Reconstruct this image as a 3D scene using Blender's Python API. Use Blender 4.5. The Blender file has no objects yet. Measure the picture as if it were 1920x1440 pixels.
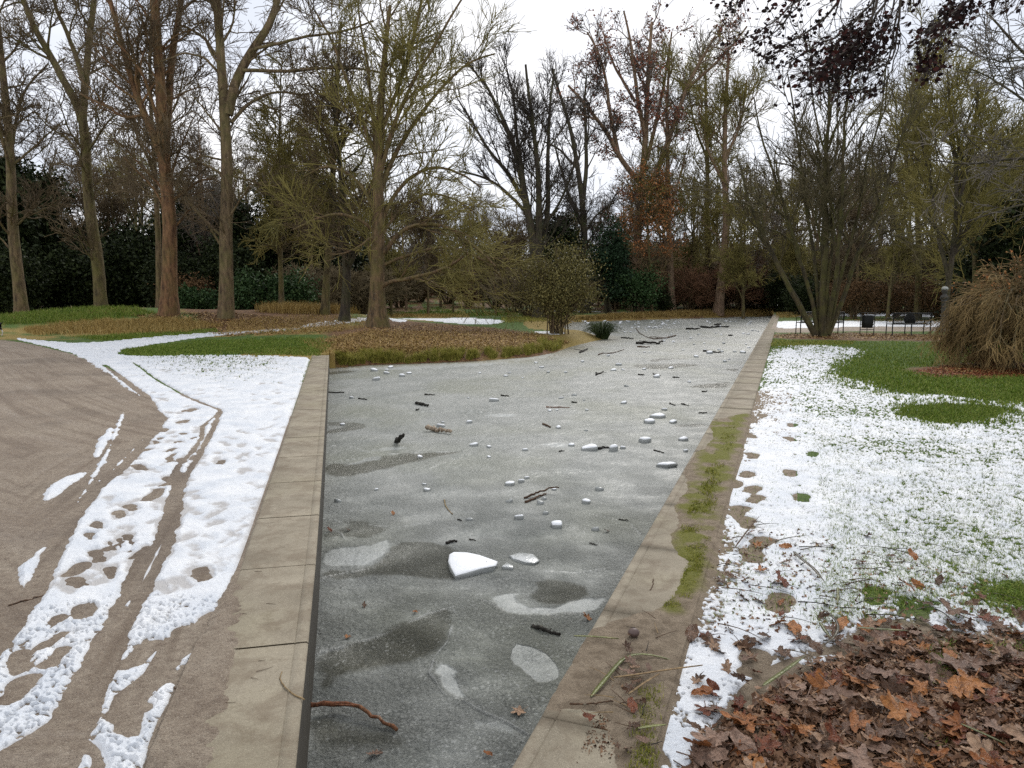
import bpy, math, random
import numpy as np
from mathutils import Vector
rnd = random.Random(7)
S = bpy.context.scene
R = math.radians
# ------------------------------------------------------------------ camera
CAMH = 1.6; F = 1387.0; PITCH = math.atan(172/1387.0)
cd = bpy.data.cameras.new('camera'); cam = bpy.data.objects.new('camera', cd)
S.collection.objects.link(cam); S.camera = cam
cam.location = (0, 0, CAMH); cam.rotation_euler = (math.pi/2 - PITCH, 0, 0)
cd.sensor_width = 36; cd.lens = F*36/1920; cd.clip_end = 2000; cd.clip_start = 0.05
# ------------------------------------------------------------------ sky, sun, exposure
SUN_EL, SUN_ROT = R(38), R(200)
w = bpy.data.worlds.new('World'); S.world = w; w.use_nodes = True
nt = w.node_tree; nt.nodes.clear()
out = nt.nodes.new('ShaderNodeOutputWorld'); bg = nt.nodes.new('ShaderNodeBackground')
sky = nt.nodes.new('ShaderNodeTexSky'); sky.sky_type = 'NISHITA'; sky.sun_disc = False
sky.sun_elevation = SUN_EL; sky.sun_rotation = SUN_ROT; sky.air_density = 1.0; sky.dust_density = 2.0
tc = nt.nodes.new('ShaderNodeTexCoord'); mp = nt.nodes.new('ShaderNodeMapping')
mp.inputs['Scale'].default_value = (1.0, 1.0, 2.6)
no = nt.nodes.new('ShaderNodeTexNoise'); no.inputs['Scale'].default_value = 2.2; no.inputs['Detail'].default_value = 6
cr = nt.nodes.new('ShaderNodeValToRGB')
cr.color_ramp.elements[0].position = .40; cr.color_ramp.elements[0].color = (6.1, 6.4, 7.1, 1)
cr.color_ramp.elements[1].position = .62; cr.color_ramp.elements[1].color = (8.9, 8.8, 8.9, 1)
mx = nt.nodes.new('ShaderNodeMix'); mx.data_type = 'RGBA'; mx.inputs[0].default_value = .93
L = nt.links.new
L(tc.outputs['Generated'], mp.inputs[0]); L(mp.outputs[0], no.inputs['Vector']); L(no.outputs[0], cr.inputs[0])
L(sky.outputs[0], mx.inputs[6]); L(cr.outputs[0], mx.inputs[7]); L(mx.outputs[2], bg.inputs[0])
bg.inputs[1].default_value = 0.1; L(bg.outputs[0], out.inputs[0])
sl = bpy.data.lights.new('sun', 'SUN'); sl.energy = 1.5; sl.angle = R(24); sl.color = (1, .96, .9)
so = bpy.data.objects.new('sun', sl); S.collection.objects.link(so)
so.rotation_euler = (math.pi/2 - SUN_EL, 0, math.pi - SUN_ROT + math.pi) if False else (R(52), 0, R(160))
S.view_settings.view_transform = 'Standard'; S.view_settings.look = 'None'
S.view_settings.exposure = 0.56; S.view_settings.gamma = 1.0
S.cycles.max_bounces = 5; S.cycles.diffuse_bounces = 2; S.cycles.glossy_bounces = 2
S.cycles.transparent_max_bounces = 4; S.cycles.sample_clamp_direct = 3.0; S.cycles.sample_clamp_indirect = 2.0; S.cycles.use_denoising = False

# ------------------------------------------------------------------ projection helpers
cp, sp = math.cos(PITCH), math.sin(PITCH)
def ray(px, py):
    xr = (px-960)/F; zc = -(py-720)/F
    return np.array([xr, cp+zc*sp, -sp+zc*cp])
def G(px, py, z=0.0):
    d = ray(px, py); t = (z-CAMH)/d[2]
    return np.array([d[0]*t, d[1]*t, z])
def GG(pts, z=0.0): return np.array([G(a, b, z)[:2] for a, b in pts])
def PD(px, py, D):
    "point seen at pixel, at forward distance D (world y)"
    d = ray(px, py); t = D/d[1]
    return np.array([d[0]*t, D, CAMH+d[2]*t])
WZ = -0.35
# ------------------------------------------------------------------ numpy noise and distance fields
def _hash(ix, iy, s):
    h = (ix.astype(np.int64)*374761393 + iy.astype(np.int64)*668265263 + s*974711) & 0xffffffff
    h = ((h ^ (h >> 13))*1274126177) & 0xffffffff
    return ((h ^ (h >> 16)) & 0xffff)/65535.0
def vn(x, y, s=0):
    ix = np.floor(x); iy = np.floor(y); fx = x-ix; fy = y-iy
    fx = fx*fx*(3-2*fx); fy = fy*fy*(3-2*fy)
    a = _hash(ix, iy, s); b = _hash(ix+1, iy, s); c = _hash(ix, iy+1, s); d = _hash(ix+1, iy+1, s)
    return (a+(b-a)*fx)*(1-fy)+(c+(d-c)*fx)*fy
def fbm(x, y, o=4, s=0):
    v = 0; a = .5; t = 0
    for i in range(o):
        v = v+a*vn(x, y, s+i*17); t += a; a *= .5; x = x*2.03+5.1; y = y*2.03-3.7
    return v/t*2-1
def seg_dist(X, Y, a, b):
    abx, aby = b[0]-a[0], b[1]-a[1]; q = abx*abx+aby*aby+1e-12
    t = np.clip(((X-a[0])*abx+(Y-a[1])*aby)/q, 0, 1)
    return np.hypot(X-a[0]-t*abx, Y-a[1]-t*aby)
def line_dist(X, Y, pts, pad=3.0):
    pts = np.asarray(pts); d = np.full(X.shape, float(pad))
    m = (X > pts[:, 0].min()-pad) & (X < pts[:, 0].max()+pad) & (Y > pts[:, 1].min()-pad) & (Y < pts[:, 1].max()+pad)
    x = X[m]; y = Y[m]; dd = np.full(x.shape, float(pad))
    for i in range(len(pts)-1): dd = np.minimum(dd, seg_dist(x, y, pts[i], pts[i+1]))
    d[m] = dd; return d
def sd_poly(X, Y, poly, pad=3.0):
    "positive inside"
    poly = np.asarray(poly); d = np.full(X.shape, -float(pad))
    m = (X > poly[:, 0].min()-pad) & (X < poly[:, 0].max()+pad) & (Y > poly[:, 1].min()-pad) & (Y < poly[:, 1].max()+pad)
    x = X[m]; y = Y[m]; dd = np.full(x.shape, 1e9); ins = np.zeros(x.shape, bool)
    n = len(poly)
    for i in range(n):
        a = poly[i]; b = poly[(i+1) % n]
        dd = np.minimum(dd, seg_dist(x, y, a, b))
        c = ((a[1] > y) != (b[1] > y))
        if a[1] != b[1]:
            ins ^= c & (x < (b[0]-a[0])*(y-a[1])/(b[1]-a[1])+a[0])
    d[m] = np.maximum(np.where(ins, dd, -dd), -pad); return d
def smooth(poly, n=2):
    "round the corners a little, never by more than a fraction of the local detail"
    p = np.asarray(poly, float)
    for k in range(n):
        nx = np.roll(p, -1, 0); pv = np.roll(p, 1, 0)
        ln = np.hypot(*(nx-p).T)[:, None]; lp = np.hypot(*(pv-p).T)[:, None]
        lim = .035*np.clip(p[:, 1:2], 1, 60)/(k+1)
        c1 = p+(pv-p)/(lp+1e-9)*np.minimum(.25*lp, lim); c2 = p+(nx-p)/(ln+1e-9)*np.minimum(.25*ln, lim)
        p = np.stack([c1, c2], 1).reshape(-1, 2)
    return p
def sst(a, b, x):
    t = np.clip((x-a)/(b-a), 0, 1); return t*t*(3-2*t)

# ------------------------------------------------------------------ mesh helpers
def mesh_from(name, V, faces=None, quads=None, tris=None, smooth_=True, mat_idx=None):
    me = bpy.data.meshes.new(name)
    V = np.asarray(V, np.float32).reshape(-1, 3)
    me.vertices.add(len(V)); me.vertices.foreach_set('co', V.ravel())
    parts = []; tot = []
    if quads is not None and len(quads): parts.append(np.asarray(quads, np.int32).ravel()); tot.append(np.full(len(quads), 4, np.int32))
    if tris is not None and len(tris): parts.append(np.asarray(tris, np.int32).ravel()); tot.append(np.full(len(tris), 3, np.int32))
    if faces is not None:
        parts.append(np.array([i for f in faces for i in f], np.int32)); tot.append(np.array([len(f) for f in faces], np.int32))
    li = np.concatenate(parts); lt = np.concatenate(tot)
    me.loops.add(len(li)); me.loops.foreach_set('vertex_index', li)
    me.polygons.add(len(lt)); st = np.zeros(len(lt), np.int32); st[1:] = np.cumsum(lt)[:-1]
    me.polygons.foreach_set('loop_start', st)
    if smooth_: me.polygons.foreach_set('use_smooth', np.ones(len(lt), bool))
    if mat_idx is not None: me.polygons.foreach_set('material_index', np.asarray(mat_idx, np.int32))
    me.update(calc_edges=True); return me
def attr(me, name, vals):
    vals = np.asarray(vals, np.float32)
    if vals.ndim == 1:
        a = me.attributes.new(name, 'FLOAT', 'POINT'); a.data.foreach_set('value', vals)
    else:
        a = me.attributes.new(name, 'FLOAT_COLOR', 'POINT')
        v = np.ones((len(vals), 4), np.float32); v[:, :vals.shape[1]] = vals; a.data.foreach_set('color', v.ravel())
def ob(name, me, mats=None, parent=None, loc=None, label=None, cat=None, group=None, kind=None):
    o = bpy.data.objects.new(name, me); S.collection.objects.link(o)
    if mats is not None and me is not None and not me.materials:
        for m in (mats if isinstance(mats, (list, tuple)) else [mats]): me.materials.append(m)
    if parent is not None: o.parent = parent
    if loc is not None: o.location = loc
    for k, v in (('label', label), ('category', cat), ('group', group), ('kind', kind)):
        if v: o[k] = v
    return o
# ------------------------------------------------------------------ material helper
class NM:
    def __init__(s, name):
        s.m = bpy.data.materials.new(name); s.m.use_nodes = True; s.t = s.m.node_tree; s.t.nodes.clear()
        s.o = s.t.nodes.new('ShaderNodeOutputMaterial'); s.b = s.t.nodes.new('ShaderNodeBsdfPrincipled')
        s.t.links.new(s.b.outputs[0], s.o.inputs[0]); s.tcn = s.t.nodes.new('ShaderNodeTexCoord')
        s.b.inputs['Specular IOR Level'].default_value = .3; s.b.inputs['Roughness'].default_value = .8
    def n(s, ty, **k):
        x = s.t.nodes.new('ShaderNode'+ty)
        for a, b in k.items(): setattr(x, a, b)
        return x
    def l(s, a, b): s.t.links.new(a, b)
    def co(s, scale=(1, 1, 1), kind='Object'):
        m = s.n('Mapping'); m.inputs['Scale'].default_value = scale; s.l(s.tcn.outputs[kind], m.inputs[0]); return m.outputs[0]
    def noise(s, scale, detail=4, rough=.55, vec=None, dist=0):
        x = s.n('TexNoise'); x.inputs['Scale'].default_value = scale; x.inputs['Detail'].default_value = detail
        x.inputs['Roughness'].default_value = rough; x.inputs['Distortion'].default_value = dist
        s.l(vec if vec is not None else s.tcn.outputs['Object'], x.inputs['Vector']); return x.outputs[0]
    def vor(s, scale, vec=None, feature='F1'):
        x = s.n('TexVoronoi', feature=feature); x.inputs['Scale'].default_value = scale
        s.l(vec if vec is not None else s.tcn.outputs['Object'], x.inputs['Vector']); return x.outputs[0]
    def ramp(s, fac, stops):
        r = s.n('ValToRGB'); e = r.color_ramp.elements
        while len(e) < len(stops): e.new(.5)
        for i, (p, c) in enumerate(stops):
            e[i].position = p; e[i].color = (c, c, c, 1) if not isinstance(c, tuple) else (*c, 1)
        s.l(fac, r.inputs[0]); return r.outputs[0]
    def mix(s, f, a, b, blend='MIX'):
        x = s.n('Mix', data_type='RGBA', blend_type=blend)
        for sock, v in ((x.inputs[0], f), (x.inputs[6], a), (x.inputs[7], b)):
            if isinstance(v, tuple): sock.default_value = (*v, 1)
            elif isinstance(v, (int, float)): sock.default_value = v
            else: s.l(v, sock)
        return x.outputs[2]
    def math(s, op, a, b=None):
        x = s.n('Math', operation=op)
        for i, v in enumerate((a, b)):
            if v is None: continue
            if isinstance(v, (int, float)): x.inputs[i].default_value = v
            else: s.l(v, x.inputs[i])
        return x.outputs[0]
    def at(s, name): 
        x = s.n('Attribute', attribute_name=name); return x
    def col(s, c):
        if isinstance(c, tuple): s.b.inputs['Base Color'].default_value = (*c, 1)
        else: s.l(c, s.b.inputs['Base Color'])
    def rough(s, r):
        if isinstance(r, (int, float)): s.b.inputs['Roughness'].default_value = r
        else: s.l(r, s.b.inputs['Roughness'])
    def bump(s, h, strength=.5, dist=.02):
        b = s.n('Bump'); b.inputs['Strength'].default_value = strength; b.inputs['Distance'].default_value = dist
        s.l(h, b.inputs['Height']); s.l(b.outputs[0], s.b.inputs['Normal'])

# ------------------------------------------------------------------ plan of the place (traced once, kept in metres on the ground)
CURB_L = GG([(617, 667), (606.5, 850), (594, 1040), (581, 1180), (567, 1327), (555, 1440), (525, 1750)])       # water edge of left kerb
CURB_R = GG([(1450, 590), (1209, 1010), (962, 1440), (790, 1740)])        # water edge of right kerb
SHORE = GG([(617, 690), (700, 684), (800, 681), (900, 677), (1000, 669), (1042, 661), (1068, 651), (1110, 641), (1135, 636), (1120, 630), (1080, 628), (1062, 620),
            (1055, 612), (1075, 604), (1150, 601), (1250, 598), (1380, 594), (1447, 592.5)], WZ)
WATER = np.vstack([CURB_L[::-1], SHORE, CURB_R])
def Zf(X, Y):
    X = np.asarray(X, float); Y = np.asarray(Y, float)
    base = .95*np.exp(-(((X+17.5)/7.5)**2+((Y-33.5)/4.6)**2)) + .55*np.exp(-(((X+9.5)/4.0)**2+((Y-37)/4)**2))
    base += .25*np.exp(-(((X+6.0)/3.5)**2+((Y-27)/5.)**2))
    base += .10*fbm(X*.13, Y*.13, 3, 5)*sst(14, 30, Y) + .012*fbm(X*1.3, Y*1.3, 3, 9) + sst(60, 110, Y)*1.2
    dn = line_dist(X, Y, SHORE, 6.0)
    ins = sd_poly(X, Y, WATER, 6.0)
    s = np.where(ins > 0, -dn, dn)
    bank = -.7+(base+.7)*sst(-1.2, 1.2, s)
    dc = np.minimum(line_dist(X, Y, CURB_L, 2.0), line_dist(X, Y, CURB_R, 2.0))
    z = np.where((ins > 0) | (dc < .2), -.7, base)
    near_nat = dn < 1.2
    z = np.where(near_nat & ~((dc < .9) & (ins <= 0)), np.where(ins > 0, bank, np.minimum(bank, base)), z)
    z = np.where((dc < .2), -.7, z)
    return z
def ZP(x, y): return float(Zf(np.array([x]), np.array([y]))[0])
def on_ground(px, py, D=None):
    "where the sight line meets the terrain"
    if D is not None:
        p = PD(px, py, D); return np.array([p[0], p[1], ZP(p[0], p[1])])
    d = ray(px, py); t = np.linspace(2, 90, 1500)
    X = d[0]*t; Y = d[1]*t; Z = CAMH+d[2]*t; hit = np.nonzero(Z <= Zf(X, Y))[0]
    i = hit[0] if len(hit) else -1
    return np.array([X[i], Y[i], Z[i]])
def on_ice(px, py): return G(px, py, WZ)
# ------------------------------------------------------------------ terrain grid: fine near, coarse far
ys = np.concatenate([np.arange(1520, 553, -1.35)])
Dr = []
for y_ in ys: Dr.append(G(960, y_)[1])
Dr = np.array(Dr); far = Dr[-1]*np.geomspace(1.03, 3.2, 26); Dr = np.concatenate([[.6, .9], Dr, far]); Dr = np.sort(Dr)
us = np.concatenate([np.linspace(-2.6, -.86, 60)[:-1], np.arange(-.86, .86, 1.5/F), np.linspace(.862, 2.6, 60)])
NR, NC = len(Dr), len(us)
GY, GU = np.meshgrid(Dr, us, indexing='ij'); GX = GU*GY
gx = GX.ravel(); gy = GY.ravel()
gz = Zf(gx, gy)
idx = np.arange(NR*NC).reshape(NR, NC)
QUADS = np.stack([idx[:-1, :-1], idx[:-1, 1:], idx[1:, 1:], idx[1:, :-1]], -1).reshape(-1, 4)
ins_w = sd_poly(gx, gy, WATER, 8.0)
dn_w = line_dist(gx, gy, SHORE, 8.0)
xl = gx < np.interp(gy, [0, 2, 18.6, 30], [-.75, -.72, -4.6, -8])          # left of the water
P = lambda pts, pad=3.0, k=2: sd_poly(gx, gy, smooth(GG(pts), k), pad)
n1 = fbm(gx*1.1, gy*1.1, 4, 1); n2 = fbm(gx*6, gy*6, 4, 2); n3 = fbm(gx*24, gy*24, 3, 3)
near = np.clip(gy/12, .15, 1.6)
# ---- ground cover masks
path_sd = P([(-260, 636), (0, 638), (60, 646), (135, 664), (200, 690), (300, 728), (420, 760), (620, 790), (640, 1000), (660, 1700), (-900, 1700), (-900, 700)], 5)
rpath_sd = P([(1452, 603), (1600, 601), (1800, 600), (1990, 604), (1990, 622), (1750, 622), (1580, 621), (1440, 624)])
litter_b = P([(600, 640), (700, 612), (790, 606), (900, 612), (1000, 622), (1060, 640), (1050, 655), (960, 650), (900, 655), (800, 662), (640, 668)])
litter_m = P([(1432, 626), (1600, 623), (1800, 628), (1800, 641), (1600, 637), (1432, 634)])
litter_w = P([(1700, 694), (1800, 682), (1990, 680), (1990, 706), (1850, 708), (1730, 704)])
litter_l = P([(230, 590), (330, 586), (430, 585), (560, 598), (650, 605), (640, 625), (560, 628), (420, 633), (330, 612)])
soil_near = P([(1090, 1200), (1150, 1160), (1290, 1150), (1330, 1090), (1500, 1120), (1700, 1150), (2100, 1180), (2300, 1700), (700, 1700), (960, 1440)])
moss = P([(1370, 760), (1400, 770), (1385, 830), (1365, 900), (1340, 980), (1320, 1080), (1290, 1150), (1230, 1160), (1265, 1060), (1265, 960), (1310, 880), (1330, 800)])
green_c = P([(820, 585), (950, 580), (1060, 580), (1060, 592), (960, 594), (830, 594)])
wood = sst(44, 58, gy)
grass = np.ones(len(gx)); dead = np.zeros(len(gx)); lit = np.zeros(len(gx)); mud = np.zeros(len(gx))
dead = np.maximum(dead, sst(-.2, .5, np.where((dn_w < 2.2) & (gy > 15), 1.0, -1)))
lh = (gx < -4) & (gy > 24.5)
dead = np.maximum(dead, np.where(lh, sst(.0, .5, n1+.25), 0))
for a_ in (litter_b, litter_m, litter_w, litter_l): lit = np.maximum(lit, sst(-.25, .35, a_+n1*.5+n2*.25))
lit = np.maximum(lit, wood*sst(-.3, .2, n1)*np.where(green_c > -2, 0, 1))
mud = np.maximum(sst(-.05, .12, path_sd+n2*.06), sst(-.1, .2, soil_near+n2*.08)); mud = np.maximum(mud, sst(-.03, .06, rpath_sd))
mud = np.maximum(mud, np.where(~xl & (gy < 12) & (line_dist(gx, gy, CURB_R, 3) < .95), 1-sst(-.1, .05, moss+n2*.12), 0))
mossv = sst(-.06, .08, moss+n2*.12)
# ---- snow field, metres inside the edge (positive = snow)
snowmain = P([(24, 636), (70, 640), (150, 646), (250, 638), (330, 633), (430, 628.5), (530, 627), (562, 627), (562, 630), (480, 631.5), (380, 637), (300, 645), (240, 654), (215, 664),
              (250, 669), (400, 667), (520, 669), (590, 672), (585, 690), (566, 760), (550, 830), (528, 880), (508, 925), (482, 980), (470, 1005), (458, 1030), (455, 1055), (438, 1080), (436, 1105),
              (424, 1120), (418, 1150), (390, 1155), (372, 1172), (345, 1190), (310, 1205), (303, 1222), (280, 1260), (262, 1275), (240, 1290), (215, 1310), (215, 1370), (240, 1385), (262, 1380), (270, 1320), (295, 1290), (330, 1278), (322, 1310), (300, 1350), (285, 1390),
              (270, 1440), (265, 1480), (180, 1480), (200, 1420), (150, 1380), (175, 1300), (200, 1230), (240, 1150), (290, 1080), (312, 1010), (255, 1040), (235, 1090), (205, 1180), (180, 1240), (110, 1300), (60, 1370), (-40, 1400), (-60, 1270),
              (0, 1252), (60, 1215), (50, 1180), (70, 1130), (95, 1080), (95, 1035), (112, 1000), (150, 960), (168, 925), (205, 880), (240, 850), (300, 800), (300, 770), (262, 745), (235, 725), (200, 700), (150, 668), (110, 655), (60, 645)], 2, 1)
extra = [P(p, 2) for p in (
    [(88, 1022), (60, 1048), (34, 1065), (32, 1100), (45, 1110), (72, 1085), (85, 1050)],
    [(95, 905), (150, 890), (170, 885), (120, 925), (72, 945)], [(180, 830), (210, 800), (214, 808), (195, 850), (172, 862)],
    [(235, 775), (205, 850), (150, 945), (142, 940), (195, 855), (228, 775)], [(20, 1150), (40, 1130), (30, 1160), (5, 1172)],
    [(1500, 1300), (1530, 1270), (1590, 1280), (1570, 1330), (1520, 1345)], [(1480, 1240), (1560, 1225), (1600, 1240), (1540, 1262)], [(390, 1190), (402, 1188), (395, 1215), (360, 1238), (330, 1265), (325, 1248), (365, 1218)], [(130, 1420), (170, 1412), (176, 1440), (150, 1450)],
    [(645, 591), (700, 601), (722, 612), (700, 612), (650, 596)], [(560, 622), (640, 616), (700, 610), (700, 613), (640, 620), (565, 627)],
    [(722, 600), (760, 604), (765, 610), (735, 614)], [(730, 596.5), (800, 597), (900, 596), (950, 600), (940, 607), (880, 609), (800, 604)],
    [(1000, 618), (1060, 620), (1060, 626), (1000, 624)], [(1066, 603), (1150, 600.5), (1250, 597.5), (1360, 594), (1362, 592), (1250, 595), (1150, 598), (1066, 600)],
    [(1455, 601), (1600, 599), (1800, 600), (1990, 602), (1990, 610), (1750, 612), (1600, 613), (1500, 617), (1453, 617)],
    [(1560, 588), (1680, 586), (1780, 590), (1780, 594), (1700, 594), (1570, 593)], [(1418, 570), (1470, 569), (1475, 573), (1450, 576), (1415, 575)],
    [(1450, 577), (1500, 576), (1500, 579), (1452, 580)], [(1000, 583), (1130, 583), (1130, 585), (1000, 585)])]
smR = P([(1440, 648), (1540, 643), (1640, 654), (1630, 666), (1590, 680), (1570, 702), (1640, 712), (1690, 735), (1780, 737), (1850, 748), (1990, 750), (2300, 760), (2400, 1150), (1920, 1205), (1850, 1195),
         (1760, 1180), (1690, 1160), (1620, 1175), (1560, 1215), (1480, 1235), (1410, 1262), (1360, 1330), (1310, 1400), (1290, 1470), (1228, 1470), (1240, 1380), (1262, 1310), (1240, 1290), (1262, 1240), (1256, 1200),
         (1290, 1175), (1305, 1120), (1325, 1085), (1350, 1060), (1330, 1030), (1338, 975), (1355, 930), (1352, 890), (1372, 850), (1368, 800), (1385, 790), (1400, 760), (1412, 700), (1428, 660)], 3)
holesR = np.maximum.reduce([P(p, 2) for p in ([(1705, 765), (1800, 757), (1880, 765), (1850, 780), (1770, 795), (1720, 780)], [(1830, 1110), (1920, 1090), (2050, 1100), (2050, 1150), (1920, 1150), (1860, 1135)],
    [(1690, 1130), (1720, 1120), (1730, 1140), (1700, 1150)])])
thin = np.zeros(len(gx))
F0 = np.maximum(snowmain, smR)
for e in extra: F0 = np.maximum(F0, e)
F0 = np.minimum(F0, 1.0)
nE = fbm(gx*3.1, gy*2.2, 4, 61); nM = fbm(gx*15, gy*12, 4, 62); Fs = F0 + nM*.022*near + n2*.04*near + n3*.02*near + n1*.02 + nE*.05*near*xl
F_h = np.where(~xl, -holesR+n2*.25+n3*.15, 9); Fs = np.minimum(Fs, np.maximum(F_h, -.3))
def caps(px0, py0, px1, py1, wpx):
    a = G(px0, py0)[:2]; b = G(px1, py1)[:2]; r = wpx*.5*(a[1]+b[1])*.5/F
    return line_dist(gx, gy, np.array([a, b]), .6)-r
def foot(px, py, dx, L_=.085, r=.052):
    "one shoe print, heel to toe along its walking direction, in metres"
    c = G(px, py)[:2]; d = np.array([dx, 1.0]); d /= np.hypot(*d); s = np.array([d[1], -d[0]])
    a = line_dist(gx, gy, np.array([c-d*L_, c+d*L_*.2]), .6)-r*.82; b = line_dist(gx, gy, np.array([c+d*L_*.3, c+d*L_]), .6)-r
    return np.minimum(a, b)
# wheel tracks pressed to the mud
def track(pts, w0, w1):
    q = GG(pts); d = line_dist(gx, gy, q, .6); t = np.clip((gy-q[-1][1])/(q[0][1]-q[-1][1]+1e-6), 0, 1)
    return d-(w0*t+w1*(1-t))*.5
tr = [track([(196, 684), (235, 715), (275, 745), (300, 790), (290, 810), (255, 850), (215, 890), (180, 915), (150, 955), (125, 990), (95, 1050), (65, 1110), (15, 1190), (-80, 1300)], .10, .10),
      track([(250, 680), (290, 710), (350, 745), (412, 770), (405, 785)], .05, .045), track([(413, 772), (398, 808), (375, 850), (352, 888), (340, 910)], .05, .045), track([(404, 780), (380, 800), (378, 822), (362, 846), (335, 872), (322, 895)], .035, .04),
      track([(338, 888), (330, 930), (318, 980), (305, 1020), (265, 1090), (225, 1170), (185, 1250), (140, 1350), (90, 1470)], .10, .16),
      track([(235, 768), (262, 785), (258, 810), (235, 845), (190, 900)], .06, .06), 
      track([(240, 720), (270, 745), (310, 785), (298, 800)], .05, .05),
      ]
TR = np.minimum.reduce(tr)+n2*.02+n3*.010+nM*.012
snow_rib = P([(302, 1015), (308, 1015), (270, 1095), (262, 1095)], 2, 1); snow_rib2 = P([(243, 1125), (250, 1118), (240, 1140), (232, 1142)], 2, 1)
fp = [(228, 1345, 262, 1330, 50), (238, 1370, 262, 1300, 34), (245, 1245, 290, 1212, 26), (290, 1290, 322, 1245, 30), (325, 1205, 378, 1195, 20), (340, 1200, 410, 1170, 16), (60, 1300, 20, 1290, 26),
      (130, 1075, 160, 1060, 22), (140, 1090, 155, 1100, 18), (130, 1170, 175, 1135, 26), (105, 1165, 100, 1180, 18), (95, 1240, 115, 1232, 12), (205, 968, 245, 965, 16), (215, 1015, 270, 1010, 10), (195, 1030, 235, 1018, 8),
      (255, 940, 310, 930, 11), (270, 925, 325, 918, 9), (160, 1045, 205, 1042, 8), (200, 1080, 215, 1075, 8), (300, 860, 345, 850, 7), (310, 835, 350, 828, 7), (250, 880, 275, 875, 8), (380, 860, 345, 855, 5), (405, 868, 425, 866, 5),
      (290, 810, 320, 806, 6), (330, 808, 360, 822, 6), (350, 826, 372, 822, 5), (275, 830, 310, 832, 5), (330, 770, 372, 770, 3), (300, 900, 330, 896, 6), (120, 1190, 80, 1220, 30), (60, 1240, 10, 1250, 18),
      (20, 1215, 0, 1200, 40), (375, 1082, 388, 1078, 8), (345, 768, 380, 768, 3)]
rf = random.Random(14)
ft = [foot((c[0]+c[2])/2, (c[1]+c[3])/2, rf.uniform(-.9, .1), rf.uniform(.06, .09), rf.uniform(.038, .055)*(.72 if c[1] > 1060 else 1)) for c in fp[4:]]
for i in range(18):
    y_ = rf.uniform(790, 1040); xa = np.interp(y_, [790, 900, 1000, 1100, 1200], [310, 205, 125, 90, 70]); xb = np.interp(y_, [790, 900, 1000, 1100, 1200], [385, 325, 300, 255, 200]); ft.append(foot(rf.uniform(xa, xb), y_, rf.uniform(-.9, .1), rf.uniform(.05, .10), rf.uniform(.03, .05)))
FPL = np.minimum.reduce([caps(*c) for c in fp[:4]]+ft)+n2*.03+nE*.04+nM*.022
fpR = [(1390, 985, 1408, 975, 30), (1408, 1030, 1440, 1008, 22), (1395, 1050, 1420, 1030, 30), (1375, 962, 1395, 955, 16), (1390, 935, 1440, 938, 12), (1405, 925, 1420, 910, 14), (1390, 892, 1410, 888, 10), (1470, 890, 1490, 884, 10), (1490, 935, 1515, 930, 20),
       (1400, 858, 1420, 852, 12), (1515, 852, 1530, 850, 8), (1395, 818, 1420, 817, 8), (1475, 825, 1488, 822, 6), (1400, 793, 1415, 790, 6), (1455, 1110, 1470, 1150, 34), (1400, 1260, 1420, 1230, 30), (1620, 1105, 1660, 1130, 20), (1420, 780, 1440, 778, 5), (1370, 912, 1382, 905, 12), (1480, 798, 1490, 796, 4)]
FPR = np.minimum.reduce([foot((c[0]+c[2])/2, (c[1]+c[3])/2, rf.uniform(.1, .7), .085, .055+.0006*c[4]) for c in fpR])+n2*.03+nM*.02
lowl = P([(60, 1150), (110, 1085), (215, 1090), (240, 1120), (205, 1210), (165, 1300), (70, 1385), (-80, 1430), (-110, 1260), (0, 1236)], 2); Fs = np.maximum(Fs, lowl+n2*.04+nM*.03)
Fs = np.minimum(Fs, np.maximum(TR, -.2)); Fs = np.minimum(Fs, np.maximum(np.minimum(FPL, FPR), -.2))
Fs = np.maximum(Fs, np.maximum(snow_rib, snow_rib2)+n2*.005)
# soft unmelted dents
dents = [(420, 1030, 455, 1010, 14), (385, 1055, 410, 1045, 10), (345, 1080, 375, 1070, 10), (385, 1085, 392, 1082, 5)]
rr = random.Random(3)
for i in range(120):
    y_ = 692+390*rr.random()**1.35; x_ = rr.uniform(290, 570-(y_-700)*.33); ln = (y_-548)*.11; dents.append((x_, y_, x_+rr.uniform(-1, 1)*ln, y_+rr.uniform(-.25, .25)*ln*.4, (y_-548)*.06))
DN = np.full(len(gx), .6)
for c in dents[:4]: DN = np.minimum(DN, caps(*c))
for i in range(230):
    y_ = 690+420*rr.random()**1.5; xa = np.interp(y_, [690, 790, 900, 1110], [230, 300, 210, 100]); xb = np.interp(y_, [690, 1110], [585, 440]); DN = np.minimum(DN, foot(rr.uniform(xa, xb), y_, rr.uniform(-1.2, .3), rr.uniform(.06, .10), rr.uniform(.04, .055)))
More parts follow.
